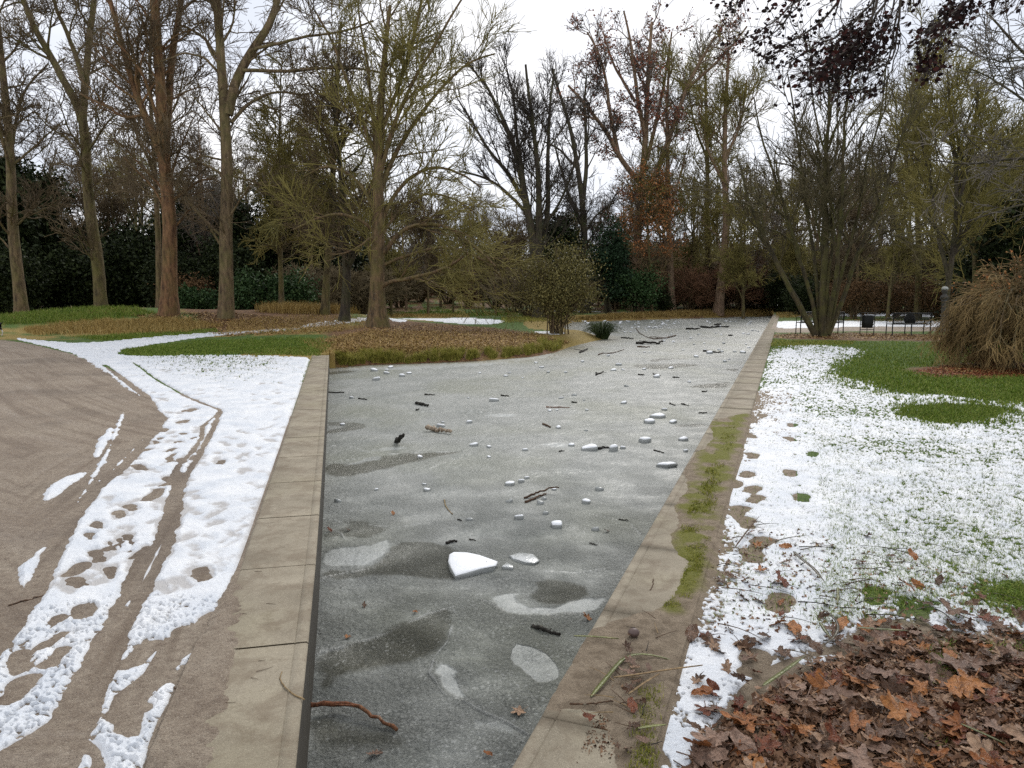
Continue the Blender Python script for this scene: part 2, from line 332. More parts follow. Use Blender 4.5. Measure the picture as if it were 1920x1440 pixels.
# stipple of pits where the snow has half melted
st = vn(gx*75, gy*75, 31)*.6+vn(gx*38, gy*38, 32)*.4
stz = np.clip(P([(0, 1180), (250, 1130), (420, 1150), (430, 1500), (-200, 1500), (-200, 1250)], 3)*3+.4, 0, 1)
gst = fbm(gx*17, gy*12, 3, 41)*.5+fbm(gx*60, gy*45, 2, 42)*.75+nE*.12
right = (~xl).astype(float)
wE = .10+.022*gy; cover = .17+.30*fbm(gx*.8, gy*.8, 3, 77)-.60*(1-sst(0, 1, (np.minimum(smR, -holesR*1.5)+n1*.15+n2*.1)/wE))+.5*sst(12, 5, gy)*sst(1.7, .4, gx-np.interp(gy, [3, 4.5, 6, 9], [.9, 1.25, 1.75, 2.75]))
pitR = np.where(right > 0, cover-gst, 1)
lg = sst(-.5, 1.6, P([(180, 655), (600, 660), (600, 680), (480, 712), (350, 712), (230, 690)], 3)+n1*.5+n2*.3)*xl*sst(.1, -.5, sd_poly(gx, gy, GG([(560, 672), (600, 672), (600, 700), (560, 700)]), 3.0))
pitL = np.where(lg > 0, (.55-.55*lg)-gst+.15, 1)
hmax = .024+.009*n1+.006*n2+.004*n3+.006*nM
hmax = np.where(right > 0, .009+.004*n1+.002*nM, hmax); h = np.clip(Fs*.7, -.02, 1); h = np.minimum(h, hmax)
h = np.where(h > 0, np.maximum(h-.014*(1-sst(-.04, .04, DN))+.008*fbm(gx*5, gy*5, 3, 66)*xl, np.minimum(h, .006)), h)
pit_near = np.where(stz > 0, (.80-.10*stz)-st, 1)
pit = np.minimum(np.minimum(pitR, pitL), pit_near)
pit = np.where((pit < 1) & ((smR > -.6) | (lg > 0) | (stz > 0)), pit, 1)
h = np.where(pit < .0, np.minimum(h, -.004), np.minimum(h, .003+pit*np.where(right > 0, .03, .07)))
dcL = line_dist(gx, gy, CURB_L, 2.0); dcR = line_dist(gx, gy, CURB_R, 2.0)
curbmask = np.minimum(dcL, dcR) < .42
h = np.minimum(h, (np.minimum(dcL, dcR)-.435)*.35)
# ---- build sheets
ok = (ins_w < .05) | (dn_w < 2.5)
keep = ok[QUADS].any(1)
gme = mesh_from('ground', np.stack([gx, gy, gz], 1), quads=QUADS[keep])
attr(gme, 'cover', np.stack([dead, lit, mud], 1)); attr(gme, 'moss', mossv)
sn = (h > -.003) & ((ins_w < -.02) | (dn_w < .2))
skeep = sn[QUADS].any(1) & (gz[QUADS] > -.5).all(1)
def sub_mesh(name, q, z):
    used = np.unique(q); remap = np.zeros(NR*NC, np.int32); remap[used] = np.arange(len(used))
    return mesh_from(name, np.stack([gx[used], gy[used], z[used]], 1), quads=remap[q]), used
sme, su = sub_mesh('snow', QUADS[skeep], gz+h)
attr(sme, 'depth', np.clip(h/.014+n2*.18+n3*.18+nM*.2-.55*(1-sst(-.03, .06, DN+n2*.03))-.30*np.clip(.5-pitR*1.2, 0, .6)*right+.30*right, 0, 1)[su])  # thin slush tone, plus the soft shade of the dents painted in grey
pk = (sst(-.05, .12, path_sd+n2*.06) > .02)
prop = np.clip((path_sd+n2*.06)*.05, -.01, .004)
pkeep = ((path_sd+n2*.06) > -.12)[QUADS].any(1) & (gz[QUADS] > -.3).all(1) & (~curbmask[QUADS]).any(1)
ruts = -.010*np.exp(-((np.minimum(np.maximum(TR, -.05), .3)+.03)/.03)**2)*xl
rutn = fbm(path_sd*9+n1*.3, gy*.5+gx*.3, 4, 91)*.7+n2*.35; rut2 = fbm(path_sd*16, gy*.9, 3, 92)
pme, pu = sub_mesh('gravel_path', QUADS[pkeep], gz+prop+.004*np.minimum(rutn, 0)*(path_sd > .3))
attr(pme, 'rut', (rutn*.45+rut2*.55)[pu])
r2 = (rpath_sd > -.1)[QUADS].any(1)
p2me, _ = sub_mesh('gravel_path', QUADS[r2], gz+np.clip(rpath_sd*.1, -.01, .004))

# ---- materials of the setting
m = NM('ground_cover')
A = m.at('cover'); sep = m.n('SeparateColor'); m.l(A.outputs['Color'], sep.inputs[0]); Mo = m.at('moss').outputs['Fac']
gn = m.noise(9, 5); gf = m.noise(60, 4, .7)
gcol = m.mix(m.ramp(gn, [(.35, 0.), (.65, 1.)]), (.045, .095, .010), (.10, .16, .018))
gcol = m.mix(m.ramp(gf, [(.45, 0.), (.75, 1.)]), gcol, (.020, .035, .008))
dcol = m.mix(m.ramp(gf, [(.3, 0.), (.7, 1.)]), (.15, .105, .025), (.34, .25, .07))
lv = m.vor(16); lvc = m.n('TexVoronoi'); lvc.inputs['Scale'].default_value = 16; m.l(m.tcn.outputs['Object'], lvc.inputs['Vector'])
hs = m.n('SeparateColor'); m.l(lvc.outputs['Color'], hs.inputs[0])
lcol = m.mix(hs.outputs[0], (.075, .036, .016), (.26, .14, .06))
lcol = m.mix(m.ramp(gf, [(.4, 0.), (.7, .6)]), lcol, (.03, .018, .01))
mcol = m.mix(m.ramp(m.noise(14, 6, .65), [(.35, 0.), (.65, 1.)]), (.165, .125, .082), (.30, .24, .17))
mcol = m.mix(m.ramp(m.noise(150, 3, .7), [(.5, 0.), (.62, .5)]), mcol, (.10, .075, .055))
c = m.mix(sep.outputs[0], gcol, dcol); c = m.mix(sep.outputs[1], c, lcol); c = m.mix(sep.outputs[2], c, mcol)
c = m.mix(Mo, c, m.mix(m.noise(40, 4, .7), (.07, .08, .006), (.20, .19, .025)))
m.col(c); m.rough(.85); m.bump(m.noise(45, 6, .75), .9, .03); GROUND = m.m

m = NM('wet_gravel')
a1 = m.noise(1.1, 5, .6, dist=.6); a2 = m.noise(22, 6, .7); a3 = m.noise(170, 3, .7)
c = m.mix(m.ramp(a1, [(.35, 0.), (.65, 1.)]), (.28, .22, .16), (.41, .345, .265))
c = m.mix(m.ramp(m.at('rut').outputs['Fac'], [(.0, 0.), (.45, .7)]), c, (.16, .115, .078)); c = m.mix(m.ramp(m.math('MULTIPLY', m.at('rut').outputs['Fac'], -1.0), [(.05, 0.), (.5, .5)]), c, (.42, .36, .29))
c = m.mix(m.ramp(a2, [(.40, 0.), (.7, .75)]), c, (.15, .105, .075))
c = m.mix(m.ramp(a3, [(.30, .55), (.45, 0.)]), c, (.50, .43, .35))
c = m.mix(m.ramp(a3, [(.56, 0.), (.68, .75)]), c, (.07, .048, .035))
c = m.mix(m.ramp(m.vor(55), [(.10, .7), (.2, 0.)]), c, (.50, .44, .36))
wetn = m.ramp(m.noise(.55, 4, .6), [(.5, 0.), (.62, 1.)])
c = m.mix(m.math('MULTIPLY', wetn, .4), c, (.10, .075, .058))
m.col(c); m.rough(m.ramp(a1, [(.35, .62), (.65, .85)])); m.bump(m.math('ADD', m.math('MULTIPLY', a2, 1.0), m.math('MULTIPLY', a3, .45)), 1.0, .035); GRAVEL = m.m

m = NM('snow')
a1 = m.noise(3, 5); a2 = m.noise(90, 4, .7)
c = m.mix(m.ramp(a1, [(.35, 0.), (.65, 1.)]), (.60, .64, .69), (.75, .77, .79))
c = m.mix(m.ramp(a2, [(.52, 0.), (.70, .5)]), c, (.47, .47, .46))
c = m.mix(m.ramp(m.at('depth').outputs['Fac'], [(0., .85), (.30, .42), (.8, 0.)]), c, (.40, .385, .37))
m.col(c); m.rough(.55); m.b.inputs['Subsurface Weight'].default_value = .0
m.bump(m.math('ADD', m.noise(28, 4, .6), m.math('MULTIPLY', a2, .6)), .8, .02); SNOW = m.m

go = ob('ground', gme, GROUND, kind='structure', label='park ground of grass, leaf litter and damp soil around the frozen pond')
sno = ob('snow', sme, SNOW, kind='structure', label='thin trodden half-melted snow lying on the grass and path')
po = ob('gravel_path', pme, GRAVEL, kind='structure', label='wet brown gravel path curving along the left side')
po2 = ob('gravel_path', p2me, GRAVEL, kind='structure', label='gravel path passing behind the benches')

# ------------------------------------------------------------------ ice
irow = Dr[(Dr > 1.6) & (Dr < 62)]
iu = np.arange(-.42, .42, 1.3/F)
IY, IU = np.meshgrid(irow, iu, indexing='ij'); IX = IU*IY; ix = IX.ravel(); iy = IY.ravel()
ii = np.arange(len(irow)*len(iu)).reshape(len(irow), len(iu))
iq = np.stack([ii[:-1, :-1], ii[:-1, 1:], ii[1:, 1:], ii[1:, :-1]], -1).reshape(-1, 4)
iin = sd_poly(ix, iy, WATER, 2.0); ikeep = (iin > -.35)[iq].all(1); iq = iq[ikeep]
IP = lambda pts, k=1: sd_poly(ix, iy, smooth(GG(pts, WZ), k), 1.0)
in2 = fbm(ix*7, iy*7, 4, 12); in3 = fbm(ix*28, iy*28, 3, 13); in1 = fbm(ix*1.0, iy*1.0, 4, 14)
inE = fbm(ix*2.6, iy*2.6, 4, 19)
def soft(sd, w_, nz=.03): return sst(-w_*.9, w_*.9, sd+in2*nz*1.6+inE*.07)*(.75+.35*in1)
iD = np.maximum.reduce([soft(IP(p), w_) for p, w_ in (
    ([(712, 1064), (735, 1018), (800, 1016), (845, 1026), (845, 1058), (890, 1072), (865, 1088), (800, 1084), (740, 1074), (600, 1090), (600, 1070), (680, 1064)], .03),
    ([(609, 892), (612, 870), (660, 870), (712, 853), (850, 846), (880, 846), (790, 862), (700, 884), (640, 895)], .05),
    ([(612, 790), (680, 794), (690, 800), (660, 806), (613, 814), (613, 808), (655, 801), (612, 797)], .03),
    ([(1178, 687), (1200, 683), (1250, 682), (1320, 683), (1275, 690), (1220, 692)], .08), ([(1213, 676), (1240, 671), (1300, 672), (1240, 675), (1232, 679)], .06),
    ([(1290, 725), (1350, 717), (1372, 716), (1366, 728), (1310, 727)], .06), ([(1355, 691), (1385, 691), (1382, 697), (1370, 697)], .05),
    ([(630, 975), (690, 982), (735, 989), (715, 1000), (690, 1012), (650, 1005), (600, 1010), (600, 1000), (660, 985)], .03),
    ([(600, 1225), (640, 1214), (720, 1190), (800, 1150), (850, 1138), (835, 1190), (790, 1235), (720, 1250), (640, 1262), (600, 1300)], .04),
    ([(610, 697), (650, 695), (672, 696), (640, 701), (612, 704)], .08), ([(1000, 1098), (1040, 1085), (1080, 1100), (1100, 1120), (1040, 1138), (990, 1130)], .03),
    ([(1260, 797), (1330, 794), (1320, 800), (1262, 801)], .06), ([(575, 1335), (760, 1390), (700, 1402), (573, 1420)], .06))])
iPl = np.maximum.reduce([soft(IP(p), w_, n_) for p, w_, n_ in (
    ([(962, 1206), (985, 1210), (1022, 1226), (1048, 1250), (1054, 1274), (1030, 1283), (1000, 1281), (975, 1256)], .003, .015),
    ([(900, 1122), (950, 1108), (1000, 1110), (960, 1125), (1005, 1142), (1130, 1118), (1140, 1128), (1110, 1150), (1010, 1153), (950, 1146)], .02, .03),
    ([(642, 873), (700, 856), (714, 856), (712, 860), (680, 868)], .03, .04), ([(602, 1030), (680, 1022), (738, 1012), (722, 1042), (670, 1064), (605, 1060)], .02, .03),
    ([(810, 1260), (830, 1290), (870, 1312), (860, 1290), (850, 1260), (835, 1240)], .015, .03), ([(870, 1350), (930, 1335), (980, 1370), (900, 1385)], .05, .08),
    ([(620, 692), (740, 686), (900, 680), (1040, 663), (1045, 668), (900, 686), (730, 694)], .1, .3),
    ([(905, 778), (958, 776), (972, 780), (940, 782)], .03, .03), ([(690, 844), (745, 838), (755, 842), (700, 846)], .05, .05), ([(1010, 833), (1060, 832), (1070, 838), (1020, 838)], .08, .05))])
iR = np.zeros(len(ix))
for pts, w_ in (([(850, 1138), (800, 1152), (720, 1190), (640, 1214), (600, 1222)], .012), ([(848, 1175), (838, 1205), (815, 1232), (806, 1262), (830, 1300), (865, 1312), (900, 1332), (945, 1352), (990, 1378)], .010),
                ([(600, 972), (640, 978), (735, 989), (800, 981), (862, 970)], .01), ([(560, 1240), (600, 1225), (660, 1212)], .008), ([(1010, 1153), (950, 1146), (905, 1125)], .008), ([(1110, 1150), (1010, 1153)], .008),
                ([(600, 835), (660, 838), (705, 852), (850, 847)], .015), ([(612, 868), (680, 858)], .012), ([(930, 1090), (1000, 1070), (1080, 1075), (1180, 1060)], .008), ([(1023, 962), (1100, 962), (1180, 980), (1200, 1000)], .008),
                ([(760, 775), (850, 768), (960, 778)], .02), ([(700, 905), (800, 880), (880, 850)], .008), ([(600, 985), (640, 1000), (650, 1020)], .008), ([(594, 1085), (700, 1065)], .01)):
    iR = np.maximum(iR, 1-sst(0, w_, np.abs(line_dist(ix, iy, GG(pts, WZ), .3)+in2*.012)))
sh = np.clip(1-dn_w.min()*0, 0, 1)
idn = line_dist(ix, iy, SHORE, 3.0); shorep = (1-sst(.1, 1.4, idn+in2*.3))
iz = WZ + iR*.010 + .003*in2 + .0025*in3*np.clip(4/iy, 0, 1)
used = np.unique(iq); rm = np.zeros(len(ix), np.int32); rm[used] = np.arange(len(used))
ime = mesh_from('ice', np.stack([ix[used], iy[used], iz[used]], 1), quads=rm[iq])
attr(ime, 'feat', np.stack([iD[used], iPl[used], iR[used]], 1)); attr(ime, 'shorep', shorep[used])
m = NM('pond_ice')
A = m.at('feat'); sep = m.n('SeparateColor'); m.l(A.outputs['Color'], sep.inputs[0])
v1 = m.co((1, .75, 1)); a1 = m.noise(1.2, 5, .6, v1, .8); a2 = m.noise(11, 4, .6, v1); a3 = m.noise(55, 3, .6)
c = m.mix(m.ramp(a1, [(.33, 0.), (.66, 1.)]), (.195, .208, .194), (.290, .300, .282))
c = m.mix(m.ramp(m.noise(.45, 3), [(.45, 0.), (.65, .7)]), c, (.19, .20, .155))
c = m.mix(m.ramp(a3, [(.30, .3), (.45, 0.)]), c, (.12, .13, .12))
c = m.mix(m.ramp(a3, [(.58, 0.), (.70, .6)]), c, (.42, .43, .42))
c = m.mix(m.ramp(m.noise(75, 4, .7, dist=.6), [(.32, .45), (.45, 0.)]), c, (.11, .118, .108))
c = m.mix(m.math('MULTIPLY', m.at('shorep').outputs['Fac'], .6), c, (.20, .18, .12))
c = m.mix(m.math('MULTIPLY', sep.outputs[0], .85), c, (.062, .060, .040))
c = m.mix(m.math('MULTIPLY', sep.outputs[1], .62), c, (.42, .44, .43))
ve = m.n('TexVoronoi', feature='DISTANCE_TO_EDGE'); ve.inputs['Scale'].default_value = 40; wv = m.n('Mix', data_type='RGBA'); wv.inputs[0].default_value = .06; m.l(v1, wv.inputs[6]); nn_ = m.n('TexNoise'); nn_.inputs['Scale'].default_value = 18; m.l(v1, nn_.inputs['Vector']); m.l(nn_.outputs['Color'], wv.inputs[7]); m.l(wv.outputs[2], ve.inputs['Vector'])
g0 = m.n('SeparateXYZ'); m.l(m.tcn.outputs['Object'], g0.inputs[0]); n0 = m.n('MapRange'); n0.inputs[1].default_value = 3.2; n0.inputs[2].default_value = 7.0; n0.inputs[3].default_value = .62; n0.inputs[4].default_value = .06; m.l(g0.outputs[1], n0.inputs[0])
c = m.mix(m.math('MULTIPLY', m.math('MULTIPLY', m.ramp(ve.outputs[0], [(.0, 1.), (.16, 0.)]), n0.outputs[0]), m.ramp(m.noise(3.2, 4, .65), [(.42, 0.), (.60, 1.)])), c, (.07, .076, .07))  # dark crescents: relief shade of the rough near ice, painted in
c = m.mix(m.math('MULTIPLY', m.math('MULTIPLY', m.ramp(ve.outputs[0], [(.22, 0.), (.36, 1.)]), n0.outputs[0]), m.ramp(m.noise(4.5, 4, .65), [(.45, 0.), (.62, .8)])), c, (.50, .515, .50))  # pale flecks beside them are painted highlights
c = m.mix(m.math('MULTIPLY', sep.outputs[2], .55), c, (.40, .415, .40))
bl = m.vor(26, v1); spots = m.ramp(bl, [(.05, 1.), (.10, 0.)])
c = m.mix(m.math('MULTIPLY', spots, m.ramp(a2, [(.5, 0.), (.6, .8)])), c, (.55, .56, .54))
m.col(c); m.rough(m.ramp(sep.outputs[0], [(0., .38), (1., .24)]))
m.b.inputs['Specular IOR Level'].default_value = .22
g_ = m.n('SeparateXYZ'); m.l(m.tcn.outputs['Object'], g_.inputs[0]); nr = m.n('MapRange'); nr.inputs[1].default_value = 3.0; nr.inputs[2].default_value = 8.0; nr.inputs[3].default_value = 1.0; nr.inputs[4].default_value = .25; m.l(g_.outputs[1], nr.inputs[0])
hb = m.math('ADD', m.math('MULTIPLY', m.vor(38, v1, 'SMOOTH_F1'), .9), m.math('MULTIPLY', m.noise(75, 4, .7, dist=.6), 1.1))
hb = m.math('MULTIPLY', m.math('MULTIPLY', hb, nr.outputs[0]), m.ramp(m.noise(2.5, 3), [(.35, .25), (.6, 1.)]))
hb = m.math('MULTIPLY', hb, m.math('SUBTRACT', 1.0, m.math('MULTIPLY', sep.outputs[1], .93)))
hb = m.math('ADD', hb, m.math('MULTIPLY', m.noise(9, 3), .6))
m.bump(hb, 1.0, .045); ICE = m.m
ob('ice', ime, ICE, kind='structure', label='grey rough frozen surface of the pond')

# ------------------------------------------------------------------ kerbs
m = NM('kerb_concrete')
a1 = m.noise(2.2, 5, .6); a2 = m.noise(60, 4, .7); a3 = m.noise(220, 3, .6)
c = m.mix(m.ramp(a1, [(.35, 0.), (.65, 1.)]), (.19, .163, .118), (.315, .278, .21))
c = m.mix(m.ramp(a2, [(.5, 0.), (.75, .45)]), c, (.15, .125, .09))
c = m.mix(m.ramp(a3, [(.33, .45), (.45, 0.)]), c, (.50, .44, .34))
c = m.mix(m.ramp(m.noise(7, 6, .7), [(.54, 0.), (.70, .65)]), c, (.13, .10, .065))
c = m.mix(m.ramp(m.noise(1.1, 4), [(.5, 0.), (.7, .4)]), c, (.17, .155, .08))
c = m.mix(m.ramp(m.noise(4.5, 6, .7, dist=.5), [(.47, 0.), (.60, .55)]), c, (.15, .115, .078))
c = m.mix(m.ramp(m.noise(320, 2), [(.60, 0.), (.68, .6)]), c, (.06, .05, .04))
m.col(c); m.rough(.82); m.bump(m.math('ADD', a2, m.math('MULTIPLY', a3, .6)), .6, .008); CONC = m.m
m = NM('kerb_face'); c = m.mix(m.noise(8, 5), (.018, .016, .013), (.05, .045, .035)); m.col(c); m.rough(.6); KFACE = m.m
m = NM('joint_dark'); m.col((.03, .025, .02)); JOINT = m.m
def kerb(path, side, name, label, start_off):
    "row of one-metre concrete slabs along the wall top: one wall, slabs as parts"
    seg = np.diff(path, axis=0); ln = np.hypot(seg[:, 0], seg[:, 1]); cum = np.concatenate([[0], np.cumsum(ln)]); T = cum[-1]
    def at(t):
        t = min(max(t, 0), T-1e-6); i = np.searchsorted(cum, t, 'right')-1; return path[i]+seg[i]*((t-cum[i])/ln[i]), seg[i]/ln[i]
    root = ob(name, None, label=label, cat='kerb'); 
    W_ = .43; t = 0.0; k = 0; t1 = start_off
    while t < T-.02:
        t1 = min(t1, T); a, d = at(t+.006); b, d2 = at(t1-.006)
        nrm = np.array([-d[1], d[0]])*side; 
        V = []; jt = rnd.uniform(-.0015, .0015)
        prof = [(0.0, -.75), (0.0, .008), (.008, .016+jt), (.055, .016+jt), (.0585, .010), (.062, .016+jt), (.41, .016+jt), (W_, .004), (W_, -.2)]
        n = 12 if (t1-t) < 3 else 4
        for j in range(n+1):
            q = a+(b-a)*j/n
            for o_, z_ in prof: V.append((q[0]+nrm[0]*o_, q[1]+nrm[1]*o_, z_))
        m_ = len(prof); Q = []; mi = []
        for j in range(n):
            for i in range(m_-1):
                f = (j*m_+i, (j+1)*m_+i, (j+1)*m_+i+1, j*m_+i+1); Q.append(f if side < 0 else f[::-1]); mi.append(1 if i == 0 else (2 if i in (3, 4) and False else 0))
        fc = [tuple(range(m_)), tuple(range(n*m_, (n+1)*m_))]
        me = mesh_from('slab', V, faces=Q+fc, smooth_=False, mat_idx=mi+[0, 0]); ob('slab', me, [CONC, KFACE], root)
        t = t1; t1 += 1.0 if t < 40 else 2.0; k += 1
    bk = []
    for t in np.linspace(0, T, 40):
        a, d = at(t); nrm = np.array([-d[1], d[0]])*side
        bk += [(a[0]+nrm[0]*.012, a[1]+nrm[1]*.012, -.74), (a[0]+nrm[0]*.012, a[1]+nrm[1]*.012, .0), (a[0]+nrm[0]*.42, a[1]+nrm[1]*.42, .0), (a[0]+nrm[0]*.42, a[1]+nrm[1]*.42, -.2)]
    Q = [(j*4+i, (j+1)*4+i, (j+1)*4+i+1, j*4+i+1) for j in range(39) for i in range(3)]
    ob('joint_filler', mesh_from('joint_filler', bk, faces=Q, smooth_=False), JOINT, root)
    return root
kerb(CURB_L[::-1], 1, 'concrete_kerb', 'long straight concrete kerb slabs between the snow and the left edge of the ice', .57)
kerb(CURB_R[::-1], -1, 'concrete_kerb', 'long straight concrete kerb slabs along the right edge of the ice', .98)

# soil and moss grown over the right kerb
sv_out = P([(1322, 797), (1342, 812), (1330, 835), (1300, 858), (1278, 888), (1292, 925), (1262, 945), (1272, 985), (1256, 1008), (1270, 1045), (1292, 1058), (1272, 1100), (1245, 1145), (1185, 1158), (1130, 1178), (1103, 1190), (1082, 1222), (1058, 1258),
            (1045, 1290), (1012, 1345), (1085, 1332), (1140, 1352), (1152, 1400), (1165, 1480), (1420, 1480), (1400, 1150), (1420, 900), (1420, 775), (1352, 785)], 2)
svf = sv_out+n2*.03+n3*.015
svz = np.minimum(svf*.35, .010+.009*n2+.008*n3)+.015
svz = np.where(dcR > .44, np.minimum(svz, .017+(.44-dcR)*.4), svz)
vk = ((svf > -.03) & (gx > 0) & (dcR < .56))[QUADS].all(1) & ~(ins_w > .0)[QUADS].any(1)
vme, vu = sub_mesh('soil', QUADS[vk], np.maximum(svz, -.0))
attr(vme, 'cover', np.stack([dead*0, (sst(0, .3, P([(1100, 1180), (1400, 1150), (1400, 1400), (1040, 1300)]))*.6), dead*0+1], 1)[vu]); attr(vme, 'moss', (mossv*sst(-.3, .2, n2+.15))[vu])
ob('soil', vme, GROUND, kind='structure', label='muddy soil and moss creeping over the right kerb')

# dried mud carried onto the left kerb
ml = P([(280, 1500), (290, 1330), (370, 1200), (415, 1120), (440, 1090), (452, 1110), (436, 1170), (450, 1210), (420, 1260), (430, 1310), (385, 1370), (400, 1420), (370, 1500)], 2)+n2*.05+nM*.05+n3*.02
mz = np.minimum(ml*.25, .006+.004*nM)+.0155
mk = ((ml > -.03) & (gx < 0) & (dcL < .50) & (dcL > .04))[QUADS].all(1)
mme, mu = sub_mesh('soil', QUADS[mk], mz); attr(mme, 'cover', np.stack([dead*0, dead*0, dead*0+1], 1)[mu]); attr(mme, 'moss', (mossv*0)[mu])
attr(mme, 'rut', (n2*.4)[mu]); ob('soil', mme, GRAVEL, kind='structure', label='brown mud trodden over the outer half of the left kerb')
# ------------------------------------------------------------------ bare trees
def nrm(v): return v/(np.linalg.norm(v, axis=-1, keepdims=True)+1e-9)
def resample(pts, n):
    pts = np.asarray(pts, float); d = np.concatenate([[0], np.cumsum(np.linalg.norm(np.diff(pts, axis=0), axis=1))])
    t = np.linspace(0, d[-1], n)
    # smooth (Catmull-like) interpolation
    o = np.stack([np.interp(t, d, pts[:, k]) for k in range(3)], 1)
    for _ in range(2): o[1:-1] = (o[:-2]+2*o[1:-1]+o[2:])/4
    return o
def tubes(pts, rad, sides):
    N, P_, _ = pts.shape
    tg = np.gradient(pts, axis=1); tg = nrm(tg); mean = nrm(tg.mean(1))
    ref = np.where(np.abs(mean[:, 2:3]) < .8, np.array([[0, 0, 1.]]), np.array([[0, 1., 0]]))
    u0 = nrm(np.cross(mean, ref))[:, None, :]
    u = nrm(u0-(u0*tg).sum(-1, keepdims=True)*tg); v = np.cross(tg, u)
    a = np.arange(sides)*2*math.pi/sides
    ring = u[:, :, None, :]*np.cos(a)[None, None, :, None]+v[:, :, None, :]*np.sin(a)[None, None, :, None]
    V = pts[:, :, None, :]+ring*rad[:, :, None, None]
    base = (np.arange(N)*P_*sides)[:, None, None]+(np.arange(P_-1)*sides)[None, :, None]
    k = np.arange(sides)[None, None, :]; k2 = (k+1) % sides
    Q = np.stack([base+k, base+k2, base+sides+k2, base+sides+k], -1).reshape(-1, 4)
    return V.reshape(-1, 3), Q
def join(parts):
    Vs, Qs, o = [], [], 0
    for V, Q in parts: Vs.append(V); Qs.append(Q+o); o += len(V)
    return np.concatenate(Vs), np.concatenate(Qs)
def grow(par, n, Lg, ang, P_, rr, rtip, up, curv, rg, tmin=.2, tmax=1.0, rmax=9, taper=.45, long_=True, horiz=0.0):
    pp, pr = par; N, PP, _ = pp.shape
    ln = np.linalg.norm(np.diff(pp, axis=1), axis=2).sum(1); pw = ln/ln.sum()
    i = rg.choice(N, n, p=pw); t = tmin+(tmax-tmin)*rg.random(n); 
    f = t*(PP-1); k = np.minimum(f.astype(int), PP-2); fr = (f-k)[:, None]
    p0 = pp[i, k]*(1-fr)+pp[i, k+1]*fr; tg = nrm(pp[i, k+1]-pp[i, k]); r0 = pr[i, k]*(1-fr[:, 0])+pr[i, k+1]*fr[:, 0]
    q = rg.normal(size=(n, 3)); q[:, 2] *= (1-horiz); q = nrm(q-(q*tg).sum(1, keepdims=True)*tg)
    a = np.clip(rg.normal(ang, .22, n), .12, 1.6)[:, None]
    d = nrm(np.cos(a)*tg+np.sin(a)*q); d[:, 2] += up*.5; d = nrm(d)
    Ln = Lg*rg.uniform(.55, 1.25, n)*(1-taper*t)
    if long_: Ln = Ln*np.clip(ln[i]/np.median(ln), .5, 1.6)**.5
    r = np.minimum(np.maximum(r0*rr, rtip*1.15), rmax); r = np.minimum(r, np.maximum(Ln*.03, rtip))
    pts = np.zeros((n, P_, 3)); pts[:, 0] = p0; st = (Ln/(P_-1))[:, None]
    for s in range(1, P_):
        pts[:, s] = pts[:, s-1]+d*st
        d = d+rg.normal(size=(n, 3))*curv; d[:, 2] += up*.5*3/P_; d = nrm(d)
    rad = r[:, None]*(1-np.linspace(0, 1, P_)**.9)[None, :]+rtip*np.linspace(0, 1, P_)[None, :]
    return pts, rad
def skel(limbs, sidesn=16):
    "limbs: list of (points Nx3, r0, r1)"
    pts = np.stack([resample(p, sidesn) for p, a, b in limbs]); rad = np.stack([np.linspace(a, b, sidesn) for p, a, b in limbs])
    return pts, rad
def wob(sk, rg, amp):
    p, r = sk; n = rg.normal(size=p.shape)*amp; n[:, 0] = 0; n[:, 1:-1] = (n[:, :-2]+n[:, 1:-1]+n[:, 2:])/2.2
    return p+n, r
def flare(pts, rad, amt=.55):
    rad = rad.copy(); rad[0, 0] *= 1+amt; rad[0, 1] *= 1+amt*.25; return rad
def bark(name, c1, c2, moss, mossamt, sc=1.0):
    m = NM(name); v = m.co((1*sc, 1*sc, .22*sc)); a = m.noise(9, 6, .65, v, .4); b = m.noise(2.2, 4)
    c = m.mix(m.ramp(a, [(.36, 0.), (.62, 1.)]), c1, c2)
    c = m.mix(m.math('MULTIPLY', m.ramp(b, [(.42, 0.), (.62, 1.)]), mossamt), c, moss)
    c = m.mix(m.ramp(m.noise(26, 3, .6), [(.62, 0.), (.70, .45)]), c, (.26, .25, .19))
    m.col(c); m.rough(.9); m.bump(a, .9, .05/sc); return m.m
def twigm(name, c1, c2):
    m = NM(name); m.col(m.mix(m.ramp(m.noise(.7, 3), [(.35, 0.), (.65, 1.)]), c1, c2)); m.rough(.85); return m.m
B_BROWN = bark('bark_brown', (.050, .034, .020), (.19, .135, .075), (.13, .12, .04), .5)
B_OLIVE = bark('bark_olive', (.045, .035, .018), (.15, .115, .055), (.115, .105, .03), .75)
B_RED = bark('bark_reddish', (.060, .030, .016), (.22, .12, .058), (.12, .10, .03), .4)
B_DARK = bark('bark_dark', (.022, .018, .014), (.070, .055, .038), (.07, .075, .02), .4)
B_PALE = bark('bark_pale', (.10, .065, .042), (.30, .20, .135), (.12, .10, .04), .3)
B_MOSSY = bark('bark_mossy', (.022, .018, .010), (.070, .055, .026), (.085, .085, .018), .55)
T_BROWN = twigm('twig_brown', (.075, .052, .028), (.15, .11, .060))
T_OLIVE = twigm('twig_olive', (.12, .105, .028), (.23, .195, .055))
T_DARK = twigm('twig_dark', (.030, .024, .020), (.060, .048, .036))
T_TAN = twigm('twig_tan', (.13, .085, .04), (.24, .165, .085))
T_GREY = twigm('twig_grey', (.09, .078, .066), (.17, .145, .115))
def leafmat(name, c1, c2, c3, rough=.55):
    m = NM(name); ri = m.n('Attribute', attribute_name='tint'); 
    c = m.ramp(ri.outputs['Fac'], [(0., c1), (.55, c2), (1., c3)]); m.col(c); m.rough(rough); m.b.inputs['Specular IOR Level'].default_value = .12; return m.m
